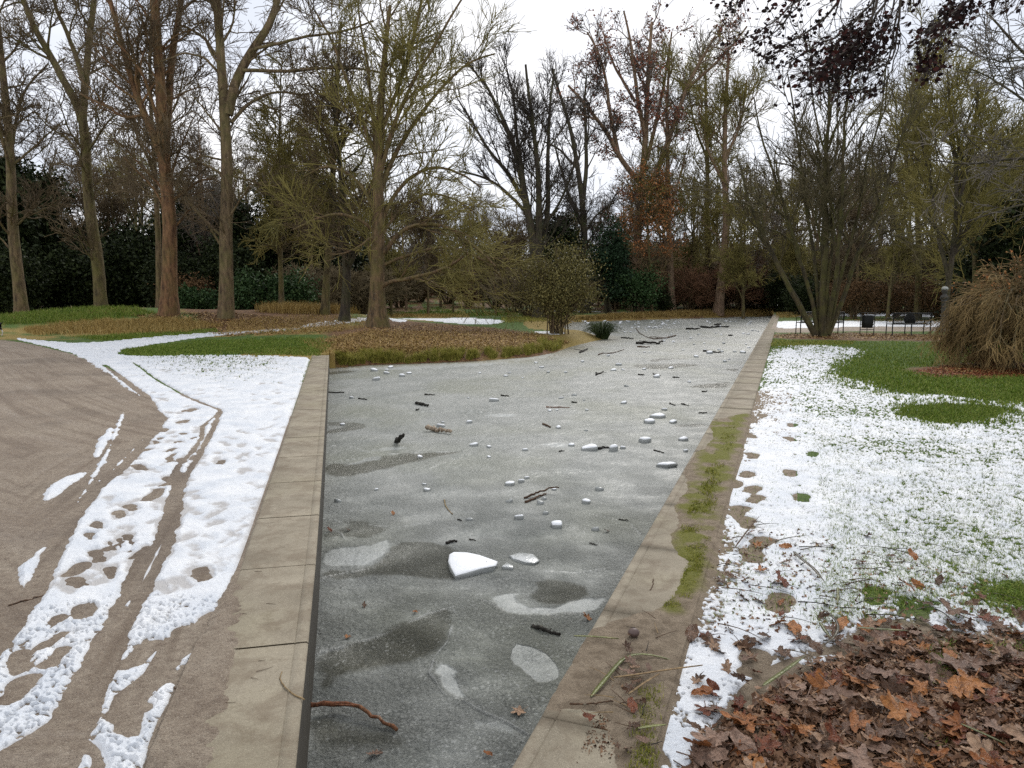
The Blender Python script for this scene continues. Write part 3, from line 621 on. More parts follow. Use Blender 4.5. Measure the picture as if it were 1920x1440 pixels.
def quads_leaf(P0, size, rg, aspect=.55, updir=None, droop=0.0):
    n = len(P0); a = nrm(rg.normal(size=(n, 3))+np.array([0, 0, -droop])); b = rg.normal(size=(n, 3))
    if updir is not None: b = b*.6+updir
    b = nrm(np.cross(a, nrm(b))); c = np.cross(a, b)
    s = (size*rg.uniform(.6, 1.3, n))[:, None]
    V = np.stack([P0, P0+a*s*.5+b*s*aspect*.5+c*s*.08, P0+a*s, P0+a*s*.5-b*s*aspect*.5+c*s*.08], 1).reshape(-1, 3)
    Q = np.arange(4*n).reshape(-1, 4); tint = np.repeat(rg.random(n), 4)
    return V, Q, tint
def tree_object(name, label, cat, group, sk, levels, bmat, tmat, rg, loc, leaves=None, flare_amt=.5, trunk_levels=1, bsides=(10, 6)):
    "one tree: Empty > trunk (with its main limbs) > ... and crown of twigs"
    root = ob(name, None, label=label, cat=cat, group=group, loc=loc)
    off = np.array(loc)
    p, r = sk; r = flare(p, r, flare_amt) if flare_amt else r
    tp = [tubes(p[:1]-off, r[:1], 12)]
    if len(p) > 1: tp.append(tubes(p[1:]-off, r[1:], 9))
    cur = (p, r); prev = [cur]; crown = []
    for li, lv in enumerate(levels):
        src = prev[lv.pop('src')] if 'src' in lv else prev[-1]
        ch = grow(src, rg=rg, **lv); prev.append(ch)
        if li < trunk_levels: tp.append(tubes(ch[0]-off, ch[1], 6))
        else: crown.append(tubes(ch[0]-off, ch[1], 4 if li < 3 else 3))
    V, Q = join(tp); ob('trunk', mesh_from(name+'_trunk', V, quads=Q), bmat, root)
    if crown: V, Q = join(crown); ob('crown', mesh_from(name+'_crown', V, quads=Q), tmat, root)
    if leaves:
        lp = prev[-1][0]; n = leaves['n']; i = rg.integers(0, len(lp), n*3); k = rg.integers(1, lp.shape[1], n*3); P0 = lp[i, k]+rg.normal(size=(n*3, 3))*leaves.get('jit', .05)
        keepf = leaves.get('keep'); 
        if keepf is not None: P0 = P0[keepf(P0, rg)]
        P0 = P0[:n]-off
        V, Q, tn = quads_leaf(P0, leaves['size'], rg, leaves.get('aspect', .6), droop=leaves.get('droop', .5))
        me = mesh_from(name+'_leaves', V, quads=Q, smooth_=False); attr(me, 'tint', tn); ob('leaves', me, leaves['mat'], root)
    return root, prev
def LV(n, L, ang, P, rr, rtip, up=.1, curv=.12, **k): return dict(n=n, Lg=L, ang=ang, P_=P, rr=rr, rtip=rtip, up=up, curv=curv, **k)
def traced(base, D, limbs, dz_rg, spread=.18):
    """limbs traced on the photo: (pixels, width0, width1[, depth drift]); each limb gets its own real depth"""
    out_ = []; z0 = base[2]
    for i, lb in enumerate(limbs):
        px, w0, w1 = lb[:3]; drift = lb[3] if len(lb) > 3 else (0 if i == 0 else dz_rg.normal()*spread)
        n = len(px); pts = []
        L_ = 0
        for j, (a, b) in enumerate(px):
            if j: L_ += math.hypot(a-px[j-1][0], b-px[j-1][1])*D/F
            pts.append(PD(a, b, D+drift*L_*.9 if i else D))
        if i == 0: pts[0] = np.array([base[0], base[1], base[2]-.15])
        out_.append((np.array(pts), w0*.5*D/F, w1*.5*D/F))
    return skel(out_)

OAKLEAF = leafmat('oak_leaf', (.10, .035, .022), (.20, .07, .04), (.30, .13, .07))
ORANGELEAF = leafmat('beech_leaf_orange', (.20, .075, .025), (.38, .15, .05), (.45, .22, .09))
BACKLITLEAF = leafmat('beech_leaf_backlit', (.010, .005, .005), (.018, .007, .006), (.05, .012, .009))  # seen against the sky: the backlit darkness is put into the leaf colour
EVERG = leafmat('evergreen_leaf', (.010, .015, .006), (.020, .029, .010), (.042, .056, .018), .6)
EVERG2 = leafmat('laurel_leaf', (.018, .040, .012), (.036, .075, .024), (.08, .13, .05), .55)
OLIVELEAF = leafmat('privet_leaf', (.060, .055, .018), (.125, .110, .035), (.235, .20, .075), .5)
HEDGE = leafmat('hedge_leaf', (.07, .040, .018), (.125, .070, .032), (.19, .115, .055), .7)
CONIF = leafmat('conifer_leaf', (.010, .020, .010), (.020, .040, .018), (.036, .07, .034), .5)

HB = {}
def hero(key, name, label, base_px, D, limbs, levels, bmat, tmat, seed, leaves=None, amp=.02, flare_amt=.45, group=None, D_auto=True, cat='tree', tl=1, spread=.18):
    rg = np.random.default_rng(seed)
    b = on_ground(*base_px) if D is None else on_ground(base_px[0], base_px[1], D)
    D = b[1]
    sk = traced(b, D, limbs, rg, spread)
    return tree_object(name, label, cat, group, wob(sk, rg, amp), levels, bmat, tmat, rg, tuple(b), leaves, flare_amt, tl)
def std(D, n1=46, n2=330, n3=2300, n4=5200, L1=2.6, up=.15, ang=.75, curv=.13, rt=None):
    rt = rt or .00029*D; n2 = int(n2*.8); n3 = int(n3*.75); n4 = int(n4*.55)
    return [LV(n1, L1, ang, 8, .5, rt*2.0, up, curv, rmax=.07), LV(n2, L1*.62, ang, 7, .6, rt*1.4, up, curv, rmax=.032), LV(n3, L1*.36, ang, 5, .65, rt*1.0, up, curv*1.2, rmax=.016), LV(n4, L1*.20, ang*.9, 4, .7, rt*.8, up, curv*1.3, rmax=.010)]

# --- trees of the left mound
hero('T3', 'plane_tree', 'tall reddish-brown tree with forked trunk, left of the pale straight trunk on the mound', (317, 595), 31.5,
     [([(317, 597), (317, 540), (319, 450), (317, 380), (311, 320), (306, 240), (300, 160), (294, 70), (284, -80)], 29, 12),
      ([(313, 335), (292, 260), (270, 215), (245, 150), (225, 70), (200, -20)], 15, 7), ([(309, 290), (316, 200), (318, 130), (330, 60), (348, -60)], 17, 8),
      ([(270, 215), (240, 225), (200, 200), (150, 175)], 6, 3), ([(322, 380), (345, 360), (372, 340), (400, 335)], 6, 3, .5), ([(300, 250), (270, 140), (230, 90), (200, 60)], 7, 3, -.4)],
     std(31.5, 52, 360, 2400, 5400, 2.7), B_RED, T_BROWN, 11)
hero('T2', 'forked_tree', 'leaning brown tree whose trunk forks into three limbs, behind the crest of the mound', (190, 572), 37.5,
     [([(192, 580), (184, 500), (176, 440), (168, 390), (162, 310), (157, 235), (152, 205)], 23, 15),
      ([(154, 228), (140, 190), (115, 140), (92, 100), (62, 50), (32, -30)], 15, 8), ([(155, 225), (160, 150), (166, 80), (174, 20), (184, -60)], 14, 8), ([(154, 150), (142, 100), (124, 60), (108, 20), (90, -40)], 9, 5),
      ([(168, 330), (130, 260), (90, 240), (60, 200)], 5, 2, .5), ([(160, 290), (200, 230), (240, 200)], 5, 2, -.5)],
     std(37.5, 46, 320, 2200, 4800, 2.8), B_OLIVE, T_BROWN, 12)
hero('T1', 'slender_tree', 'thin leaning tree nearest the left edge of the picture', (40, 580), 38,
     [([(40, 588), (34, 520), (26, 450), (20, 390), (20, 300), (12, 200), (3, 110), (-8, 0)], 22, 8), ([(20, 290), (35, 200), (50, 160), (90, 120)], 6, 3), ([(22, 330), (5, 260), (-25, 200)], 7, 3), ([(22, 310), (70, 270), (120, 225)], 5, 2, .4)],
     std(38, 30, 240, 1600, 3600, 2.6), B_BROWN, T_BROWN, 13)
hero('T4', 'tall_straight_tree', 'tall pale straight trunk forking high up, fourth big trunk from the left', (423, 596), 31.5,
     [([(422, 598), (424, 540), (424, 440), (425, 340), (424, 260), (421, 190), (414, 110), (408, 40), (402, -60)], 27, 12),
      ([(427, 215), (440, 150), (470, 100), (495, 65), (515, 25), (535, -50)], 19, 10), ([(455, 132), (520, 134), (600, 128), (690, 128), (760, 150)], 7, 3, .3), ([(470, 95), (520, 80), (560, 70), (640, 60), (700, 40)], 6, 3, -.3),
      ([(410, 110), (385, 75), (360, 55), (330, 45)], 7, 3, .4), ([(412, 140), (380, 105), (345, 98), (300, 115)], 5, 2, -.4), ([(434, 230), (470, 190), (520, 170), (580, 180)], 7, 3, .5), ([(436, 330), (470, 340), (500, 350), (530, 345)], 4, 2, .5), ([(416, 300), (380, 290), (350, 310), (325, 360)], 4, 2)],
     std(31.5, 56, 380, 2500, 5600, 2.7), B_BROWN, T_BROWN, 14, flare_amt=.25)
hero('T4b', 'background_tree', 'narrow dark trunk standing close behind the reddish-brown forked tree', (299, 588), 37,
     [([(300, 590), (298, 500), (294, 400), (290, 300), (283, 200), (280, 100), (286, 0)], 12, 4), ([(292, 320), (262, 270), (240, 190)], 6, 3), ([(294, 250), (330, 200), (350, 120)], 5, 2)],
     std(37, 30, 220, 1500, 3400, 2.4), B_BROWN, T_BROWN, 15)
hero('T5', 'young_tree', 'thin straight young tree in front of the green laurel bush', (527, 581), 36,
     [([(527, 583), (526, 500), (524, 400), (523, 300), (524, 200), (527, 120)], 10, 2)],
     [LV(60, 2.4, 1.0, 8, .42, .016, .12, .12, rmax=.04), LV(420, 1.2, .8, 6, .6, .014, .1, .15), LV(2400, .55, .8, 4, .7, .011, .1, .2)], B_OLIVE, T_OLIVE, 16)
hero('T6', 'park_tree', 'slim olive trunk, left one of the pair left of the mossy tree', (609, 593), 34.5,
     [([(609, 594), (612, 520), (618, 440), (624, 350), (629, 260), (633, 160), (640, 40)], 15, 5), ([(620, 420), (590, 350), (570, 290)], 5, 2), ([(628, 300), (660, 240), (680, 180)], 5, 2)],
     std(34.5, 44, 300, 2000, 4400, 2.6, ang=.85), B_OLIVE, T_OLIVE, 17)
hero('T7', 'park_tree', 'dark trunk splitting low into a V, directly left of the mossy tree', (645, 604), 32.5,
     [([(643, 605), (646, 560), (650, 510), (648, 460), (645, 400), (640, 330), (630, 240), (622, 150)], 18, 5), ([(651, 505), (668, 470), (690, 430), (705, 390), (730, 300)], 12, 4), ([(647, 420), (620, 360), (600, 330)], 5, 2)],
     std(32.5, 44, 300, 2000, 4400, 2.5, ang=.85), B_DARK, T_BROWN, 18)
# --- the big mossy tree
hero('T8', 'spreading_tree', 'large spreading mossy tree with thick flared base and drooping side branches at the centre-left', (708, 612), 29.5,
     [([(709, 615), (706, 575), (706, 520), (708, 470), (709, 420), (708, 360), (710, 290), (714, 210), (720, 120), (730, 10)], 31, 6),
      ([(712, 540), (735, 525), (770, 522), (810, 512), (838, 500), (870, 480)], 8, 4, -.5), ([(714, 480), (745, 440), (775, 420), (810, 418), (850, 430), (900, 470), (930, 500)], 9, 3, -.3),
      ([(712, 420), (735, 370), (770, 330), (810, 312), (860, 320), (900, 350)], 9, 3, .3), ([(710, 360), (740, 290), (790, 210), (840, 150), (885, 110), (930, 100)], 10, 3, .2),
      ([(710, 340), (730, 260), (770, 160), (810, 90), (850, 30), (870, -10)], 9, 3, -.2), ([(706, 400), (680, 350), (650, 320), (610, 310), (570, 330)], 8, 3, .3), ([(705, 440), (675, 410), (640, 400), (590, 410), (550, 430)], 7, 3, -.5),
      ([(709, 300), (680, 230), (650, 150), (620, 70), (590, 20)], 9, 3), ([(708, 300), (700, 220), (690, 120), (672, 20)], 8, 3), ([(714, 250), (760, 130), (780, 50), (800, -30)], 8, 3), ([(712, 480), (700, 440), (660, 470), (620, 480)], 5, 2, -.6),
      ([(712, 450), (740, 400), (800, 360), (850, 370), (890, 400)], 6, 3, .8), ([(712, 500), (760, 480), (830, 460), (900, 480), (940, 520)], 6, 3, .5)],
     [LV(100, 2.6, .62, 9, .5, .014, .16, .10, rmax=.05, tmin=.15), LV(600, 1.7, .6, 8, .6, .011, .10, .11, rmax=.022), LV(3300, 1.0, .55, 6, .65, .009, .05, .13, rmax=.012), LV(4500, .55, .5, 4, .7, .0075, .02, .16)], bark('bark_cedar', (.050, .034, .020), (.19, .125, .065), (.12, .11, .03), .55), T_OLIVE, 19, flare_amt=.7)
# --- dark fan trees behind the round bush
hero('T9', 'fan_shaped_tree', 'dark tree fanning out into many limbs above and left of the round olive bush', (1012, 585), 46,
     [([(1012, 590), (1008, 520), (1000, 450), (985, 380), (978, 310), (955, 250), (930, 190), (905, 150)], 22, 4), ([(1008, 500), (1010, 420), (1012, 340), (1003, 260), (993, 190), (985, 120)], 15, 4), ([(1012, 480), (1028, 400), (1026, 310), (1030, 210), (1040, 130)], 12, 3),
      ([(986, 380), (950, 320), (915, 280), (880, 220), (860, 190)], 9, 3), ([(982, 340), (970, 260), (965, 190), (950, 130)], 8, 3), ([(1010, 440), (1050, 380), (1075, 320), (1080, 280)], 6, 3), ([(990, 400), (940, 350), (900, 330), (860, 320)], 7, 3)],
     [LV(60, 3.0, .5, 9, .5, .018, .28, .08, rmax=.06), LV(340, 1.9, .5, 7, .6, .015, .22, .1, rmax=.03), LV(1700, 1.0, .55, 5, .7, .012, .15, .13), LV(2200, .7, .6, 4, .7, .011, .1, .15)], B_DARK, T_DARK, 20)
hero('T10', 'dark_tree', 'dark tree with a narrow V fork just left of the brown-leaved tree', (1098, 580), 58,
     [([(1098, 585), (1097, 500), (1095, 430), (1092, 365), (1082, 310), (1072, 240), (1050, 180), (1035, 130)], 16, 4), ([(1094, 375), (1100, 310), (1098, 240), (1095, 180), (1100, 140)], 9, 3), ([(1090, 420), (1068, 370), (1050, 310), (1040, 270)], 8, 3), ([(1085, 320), (1050, 280), (1020, 265)], 5, 3), ([(1094, 440), (1120, 400), (1150, 380)], 5, 2)],
     [LV(36, 3.0, .6, 8, .5, .018, .2, .12, rmax=.06), LV(220, 1.8, .6, 7, .6, .015, .15, .13), LV(1100, 1.0, .6, 5, .7, .012, .1, .15), LV(1400, .7, .6, 4, .7, .011, .1, .15)], B_DARK, T_DARK, 21)
# --- brown leaved tree
def keep_oak(P0, rg):
    n = vn(P0[:, 0]*.55+40, P0[:, 2]*.55+P0[:, 1]*.2, 5); return n+rg.normal(size=len(P0))*.08 > .38
hero('T11', 'oak_tree', 'tall tree keeping many withered red-brown leaves, beyond the far bank', (1196, 577), 60,
     [([(1196, 582), (1194, 520), (1194, 450), (1200, 370), (1208, 310), (1213, 250), (1212, 190), (1216, 120), (1222, 40)], 19, 5),
      ([(1204, 345), (1180, 320), (1158, 290), (1140, 250), (1115, 220), (1090, 185), (1065, 160)], 11, 4), ([(1160, 292), (1145, 220), (1135, 140), (1120, 90), (1100, 60)], 8, 3), ([(1210, 255), (1195, 190), (1188, 120), (1180, 60), (1170, 20)], 9, 3),
      ([(1222, 345), (1245, 290), (1262, 240), (1285, 170), (1310, 120), (1340, 70)], 11, 4), ([(1213, 300), (1235, 210), (1250, 130), (1260, 60)], 8, 3), ([(1285, 170), (1330, 130), (1370, 90), (1400, 50)], 6, 3), ([(1190, 190), (1150, 120), (1130, 60)], 6, 3)],
     [LV(70, 3.2, .7, 8, .5, .024, .12, .14, rmax=.07), LV(420, 1.9, .7, 6, .6, .020, .1, .16), LV(2200, 1.0, .75, 5, .7, .016, .05, .2)], B_PALE, T_GREY, 22,
     leaves=dict(n=6500, size=.18, mat=OAKLEAF, keep=keep_oak, jit=.12, aspect=.7))
def keep_low(P0, rg): return (P0[:, 2] > 4.4) & (P0[:, 2] < 11.4)
hero('T11b', 'beech_tree', 'small tree holding orange-brown leaves in front of the tall brown-leaved tree', (1222, 580), 58,
     [([(1222, 582), (1220, 520), (1216, 450), (1212, 380), (1208, 330)], 7, 2)],
     [LV(46, 3.0, 1.1, 7, .5, .02, .05, .12, rmax=.04), LV(330, 1.5, .9, 6, .6, .016, 0, .16), LV(1500, .8, .8, 4, .7, .013, 0, .2)], B_OLIVE, T_TAN, 23,
     leaves=dict(n=3600, size=.15, mat=ORANGELEAF, keep=keep_low, jit=.1, aspect=.7))
hero('T12', 'slim_tree', 'slim reddish trunk at the far bank, left of the leaning pale trunk', (1261, 578), 60,
     [([(1261, 580), (1259, 530), (1256, 470), (1254, 400), (1252, 300), (1250, 200), (1256, 110)], 13, 4), ([(1255, 400), (1275, 330), (1290, 270)], 5, 2)], std(50, 40, 280, 1800, 3600, 3.4), B_PALE, T_OLIVE, 24)
hero('T13', 'leaning_tree', 'pale leaning trunk at the far bank in front of the brown thicket', (1346, 581), 59,
     [([(1344, 584), (1350, 540), (1356, 490), (1362, 450), (1362, 400), (1358, 300), (1360, 200), (1366, 100)], 17, 5), ([(1354, 475), (1362, 450), (1364, 430), (1372, 400)], 5, 2), ([(1360, 350), (1330, 290), (1310, 200)], 6, 3), ([(1360, 300), (1390, 230), (1400, 150)], 6, 3)], std(50, 50, 320, 2000, 4200, 3.4), B_PALE, T_OLIVE, 25)
hero('T14', 'wood_tree', 'straight olive trunk between the orange-leaved tree and the leaning pale trunk', (1328, 574), 68,
     [([(1328, 578), (1328, 500), (1326, 400), (1326, 300), (1324, 200), (1322, 120)], 12, 4), ([(1326, 300), (1300, 230), (1290, 150)], 5, 2)], std(60, 46, 300, 1800, 3600, 3.8), B_OLIVE, T_OLIVE, 26)
# --- many-stemmed tree by the benches
T15 = hero('T15', 'multi_stemmed_tree', 'wide many-stemmed mossy tree rising from one base beside the benches', (1543, 628), 27.3,
     [([(1540, 630), (1541, 600), (1545, 560), (1546, 500), (1546, 420), (1549, 330), (1552, 230), (1550, 130)], 14.4, 3.2),
      ([(1528, 628), (1512, 598), (1490, 560), (1470, 515), (1452, 480), (1428, 430), (1405, 385), (1388, 340), (1380, 290)], 12.2, 3.2), ([(1532, 628), (1524, 580), (1508, 520), (1496, 470), (1482, 410), (1452, 340), (1432, 260), (1415, 180)], 8.6, 2.4),
      ([(1536, 628), (1536, 570), (1527, 500), (1518, 420), (1500, 330), (1490, 230), (1475, 140)], 7.9, 2.4), ([(1548, 628), (1560, 560), (1572, 470), (1577, 380), (1583, 280), (1590, 170), (1605, 110)], 9.4, 3.2),
      ([(1553, 628), (1575, 580), (1590, 530), (1600, 480), (1630, 430), (1655, 380), (1672, 320), (1690, 250), (1715, 170)], 9.4, 2.4), ([(1550, 626), (1572, 560), (1586, 480), (1612, 380), (1636, 290), (1650, 200), (1662, 120)], 7.2, 2.4),
      ([(1544, 628), (1552, 540), (1560, 440), (1556, 330), (1530, 220), (1520, 130)], 7.2, 2.4), ([(1500, 480), (1470, 400), (1430, 380), (1390, 375), (1350, 385)], 4.3, 1.6, -.3), ([(1590, 530), (1610, 470), (1640, 440), (1690, 430)], 3.6, 1.6, -.4), ([(1546, 628), (1551, 560), (1538, 470), (1545, 390), (1570, 260), (1572, 150)], 7.2, 2.4, .4)],
     [LV(110, 2.6, .5, 9, .6, .017, .22, .13, rmax=.045, tmin=.3), LV(560, 1.5, .55, 7, .6, .011, .18, .15, rmax=.022), LV(1500, .85, .5, 5, .65, .008, .12, .15), LV(1500, .5, .5, 4, .7, .007, .08, .16)], B_MOSSY, twigm('twig_fan', (.055, .045, .024), (.115, .095, .045)), 27, flare_amt=.2, amp=.055)
hero('T16', 'straight_tree', 'straight olive trunk rising behind the bench that carries the black bag', (1721, 584), 45,
     [([(1721, 586), (1722, 520), (1722, 460), (1720, 400), (1718, 300), (1722, 200), (1726, 100)], 12, 4), ([(1720, 380), (1700, 300), (1690, 220)], 5, 2), ([(1720, 330), (1745, 260), (1760, 190)], 5, 2)], std(45, 50, 340, 2200, 4600, 3.0), B_OLIVE, T_OLIVE, 28)
hero('T17', 'short_trunk_tree', 'pale stout trunk just above the top of the weeping tree', (1829, 560), 38,
     [([(1829, 588), (1829, 540), (1830, 490), (1826, 440), (1815, 380), (1800, 300), (1790, 220)], 13, 4), ([(1830, 470), (1855, 400), (1885, 330), (1910, 260)], 9, 3), ([(1826, 440), (1850, 340), (1860, 240)], 7, 3)], std(38, 46, 320, 2100, 4300, 2.8), B_OLIVE, T_OLIVE, 29)
hero('T18', 'slanting_tree', 'dark slanting stems to the right of the bench with the bag', (1772, 600), 33,
     [([(1768, 602), (1775, 540), (1785, 490), (1792, 430), (1795, 360), (1790, 290), (1780, 200), (1776, 130)], 11, 3), ([(1778, 520), (1760, 450), (1750, 380), (1735, 300), (1720, 220)], 8, 3), ([(1786, 480), (1815, 420), (1840, 360), (1870, 300), (1900, 250)], 8, 3), ([(1792, 400), (1815, 320), (1830, 240), (1835, 160)], 6, 3)],
     [LV(80, 2.5, .6, 8, .5, .015, .15, .13, rmax=.04, tmin=.25), LV(450, 1.5, .6, 7, .6, .012, .12, .14), LV(2200, .85, .6, 5, .65, .010, .08, .16), LV(2600, .5, .6, 4, .7, .008, .05, .18)], B_DARK, T_OLIVE, 30)
# tree standing just outside the right edge, only its limbs reach in
rg = np.random.default_rng(31); bx = (2060, 640); b19 = on_ground(2060, 660, 22)
hero('T19', 'bare_tree', 'bare tree at the right edge, only its long side limbs reaching into the picture', (2060, 660), 22,
     [([(2060, 660), (2050, 500), (2040, 350), (2030, 200), (2020, 60), (2010, -80)], 40, 14), ([(2038, 330), (1980, 300), (1900, 295), (1820, 310), (1740, 300)], 7, 2), ([(2036, 300), (1980, 240), (1920, 190), (1870, 150), (1820, 130)], 8, 2), ([(2030, 200), (1980, 130), (1930, 110), (1880, 60), (1850, 20)], 8, 3), ([(2044, 420), (1990, 390), (1930, 380), (1860, 400), (1800, 420)], 6, 2), ([(2026, 160), (1980, 60), (1930, 0), (1900, -50)], 8, 3)],
     [LV(60, 2.0, .7, 8, .5, .013, .08, .14, rmax=.03), LV(420, 1.2, .7, 6, .6, .010, .05, .16), LV(2400, .6, .7, 4, .7, .008, .05, .2)], B_DARK, T_GREY, 31)

# ------------------------------------------------------------------ trees of the wood behind (a few kinds, each copied whole)
def proto_tree(seed, H, r0, bmat, tmat, style):
    rg = np.random.default_rng(seed); lean = rg.normal(size=2)*.03
    limbs = [(np.array([[0, 0, -.3], [lean[0]*H*.3, lean[1]*H*.3, H*.3], [lean[0]*H*.7+rg.normal()*.3, lean[1]*H*.7, H*.65], [lean[0]*H, lean[1]*H, H]]), r0, r0*.14)]
    nf = 4 if style == 0 else 7
    for k in range(nf):
        t = rg.uniform(.28, .62) if style == 0 else rg.uniform(.12, .6); a = rg.uniform(0, 6.28); s = H*rg.uniform(.28, .42); el = rg.uniform(.85, 1.25)
        p = np.array([lean[0]*H*t, lean[1]*H*t, H*t]); d = np.array([math.cos(a)*math.cos(el), math.sin(a)*math.cos(el), math.sin(el)])
        limbs.append((np.array([p, p+d*s*.4, p+d*s*.75+[0, 0, s*.1], p+d*s*1.0+[0, 0, s*.3]]), r0*.5, r0*.1))
    sk = wob(skel(limbs), rg, .04)
    lv = [LV(60, H*.17, .75, 7, .5, .026, .14, .13, rmax=.06), LV(300, H*.10, .7, 6, .6, .020, .1, .15, rmax=.035), LV(1300, H*.06, .7, 4, .7, .0165, .08, .18), LV(1800, H*.04, .7, 3, .7,   .0145, .05, .2)]
    return tree_object('wood_tree', '', 'tree', None, sk, lv, bmat, tmat, rg, (0, 0, 0), None, .3)[0]
def copy_thing(root, loc, rz=0, sc=(1, 1, 1), label=None, group=None, cat=None):
    r = root.copy(); S.collection.objects.link(r); r.location = loc; r.rotation_euler = (0, 0, rz); r.scale = sc
    if label: r['label'] = label
    if group: r['group'] = group
    for ch in list(root.children):
        c = ch.copy(); S.collection.objects.link(c); c.parent = r
    return r
protos = [proto_tree(101, 17, .24, B_OLIVE, T_OLIVE, 0), proto_tree(102, 19, .28, B_BROWN, T_BROWN, 0), proto_tree(103, 15, .16, B_OLIVE, T_OLIVE, 1), proto_tree(104, 20, .26, B_DARK, T_GREY, 0), proto_tree(105, 13, .13, B_BROWN, T_BROWN, 1), proto_tree(106, 16, .2, B_PALE, T_GREY, 1)]
WL = ['bare olive-barked tree with high forks standing in the wood behind the park lawn', 'bare tall brown tree standing in the wood behind the park lawn', 'bare slender low-branching olive tree standing in the wood behind the park lawn', 'bare tall dark-trunked tree with grey twigs standing in the wood behind the park lawn', 'bare small low-branching brown tree standing in the wood behind the park lawn', 'bare pale-barked tree with grey twigs standing in the wood behind the park lawn']
# (pixel column, distance, kind, scale)
spots = [(-60, 48, 1, .8), (80, 52, 4, .8), (118, 47, 4, .75), (60, 66, 3, .8), (150, 70, 1, .8), (225, 50, 4, .85), (250, 64, 0, .85), (285, 75, 3, .8), (345, 55, 2, .85), (375, 68, 1, .75), (395, 48, 5, .75), (455, 60, 2, .8), (480, 80, 3, .8), (560, 56, 1, .75),
         (575, 74, 0, .8), (585, 46, 4, .9), (665, 60, 2, .75), (690, 78, 3, .6), (740, 50, 2, .62), (765, 64, 5, .62), (802, 52, 4, .8), (825, 70, 4, .85), (850, 58, 2, .55), (880, 80, 1, .6), (905, 66, 2, .6), (930, 55, 4, .6), (960, 75, 0, .5),
         (975, 62, 4, .7), (1060, 66, 2, .6), (1120, 72, 5, .6), (1150, 62, 4, .7), (1175, 82, 1, .7), (1232, 70, 3, .75), (1290, 66, 2, .75), (1300, 85, 1, .8), (1385, 62, 5, .75), (1400, 54, 2, .72), (1425, 75, 0, .8), (1455, 66, 4, .85), (1470, 88, 3, .85), (1490, 55, 2, .72),
         (1520, 72, 1, .8), (1565, 60, 5, .75), (1600, 52, 4, .8), (1625, 68, 0, .75), (1650, 44, 2, .62), (1670, 60, 1, .8), (1700, 75, 3, .8), (1745, 56, 2, .8), (1780, 66, 0, .8), (1810, 50, 5, .75), (1850, 62, 1, .8), (1890, 47, 2, .75), (1930, 56, 3, .8), (1985, 48, 0, .8),
         (20, 80, 0, .8), (430, 90, 0, .9), (630, 88, 1, .8), (780, 92, 0, .7), (1010, 90, 2, .7), (1090, 88, 3, .65), (1340, 92, 3, .85), (1580, 90, 1, .9), (1770, 88, 1, .9), (1880, 85, 3, .9), (200, 92, 1, .85), (330, 90, 5, .85)]
used_p = set()
for (px, D, k, sc) in spots:
    x, y = (px-960)/F*D, D*rnd.uniform(.98, 1.02); z = ZP(x, y); s = sc*rnd.uniform(.94, 1.06); s3 = (s*rnd.uniform(.9, 1.1), s*rnd.uniform(.9, 1.1), s)
    if k not in used_p: r = protos[k]; used_p.add(k); r.location = (x, y, z); r.rotation_euler = (0, 0, rnd.uniform(0, 6.28)); r.scale = s3
    else: r = copy_thing(protos[k], (x, y, z), rnd.uniform(0, 6.28), s3)
    r['label'] = WL[k]; r['group'] = 'bare trees of the wood, kind %s' % ('high-forked olive', 'tall brown', 'slender olive', 'tall dark', 'small brown', 'pale')[k]
# ------------------------------------------------------------------ shrubs and evergreens
def leafy(name, label, cat, loc, rx, ry, h, n, size, lm, seed, z0=.15, nclus=70, sig=.20, tm=None, stems=6, group=None, aspect=.55, droop=.4, top=1.0, shell=.5, sr=.035):
    rg = np.random.default_rng(seed); root = ob(name, None, label=label, cat=cat, group=group, loc=loc)
    d = nrm(rg.normal(size=(nclus, 3))); rr_ = rg.random(nclus)**shell*rg.uniform(.75, 1.05, nclus)
    C = d*rr_[:, None]*np.array([rx, ry, (h-z0)*.5]); C[:, 2] += z0+(h-z0)*.5
    sg = sig*min(rx, h*.5)*rg.uniform(.6, 1.3, nclus)
    i = rg.integers(0, nclus, n); Pn = C[i]+rg.normal(size=(n, 3))*sg[i][:, None]*np.array([1, 1, .75]); Pn[:, 2] = np.maximum(Pn[:, 2], z0*.5)
    V, Q, tn = quads_leaf(Pn, size, rg, aspect, droop=droop); me = mesh_from(name+'_foliage', V, quads=Q, smooth_=False); attr(me, 'tint', tn)
    ob('foliage', me, lm, root)
    ps, rs = [], []
    for k in range(stems):
        tgt = C[rg.integers(0, nclus)]; a = np.array([rg.normal()*.12*rx, rg.normal()*.12*ry, -.1]); ps.append(resample([a, a+(tgt-a)*[.25, .25, .45], tgt], 8)); rs.append(np.linspace(sr*h/2.5, .008, 8))
    sk = (np.array(ps), np.array(rs)); tw = grow(sk, 12*stems, h*.3, .6, 5, .5, .006, .1, .15, rg)
    V, Q = join([tubes(*sk, 7), tubes(*tw, 4)]); ob('stem', mesh_from(name+'_stem', V, quads=Q), tm or B_DARK, root)
    return root
def at_px(px, D): x = (px-960)/F*D; return (x, D, ZP(x, D))
ev = [leafy('evergreen_tree', '', 'tree', (0, 0, 0), 1.9, 1.9, 8.0, 15000, .26, EVERG, 201, .1, 130, .22, stems=5, group=None),
      leafy('evergreen_tree', '', 'tree', (0, 0, 0), 2.6, 2.2, 6.0, 15000, .26, EVERG, 202, .0, 120, .22, stems=6, group=None)]
EL = ['dense tall blackish evergreen tree in the dark belt behind the left trees', 'dense broad blackish evergreen tree in the dark belt behind the left trees']
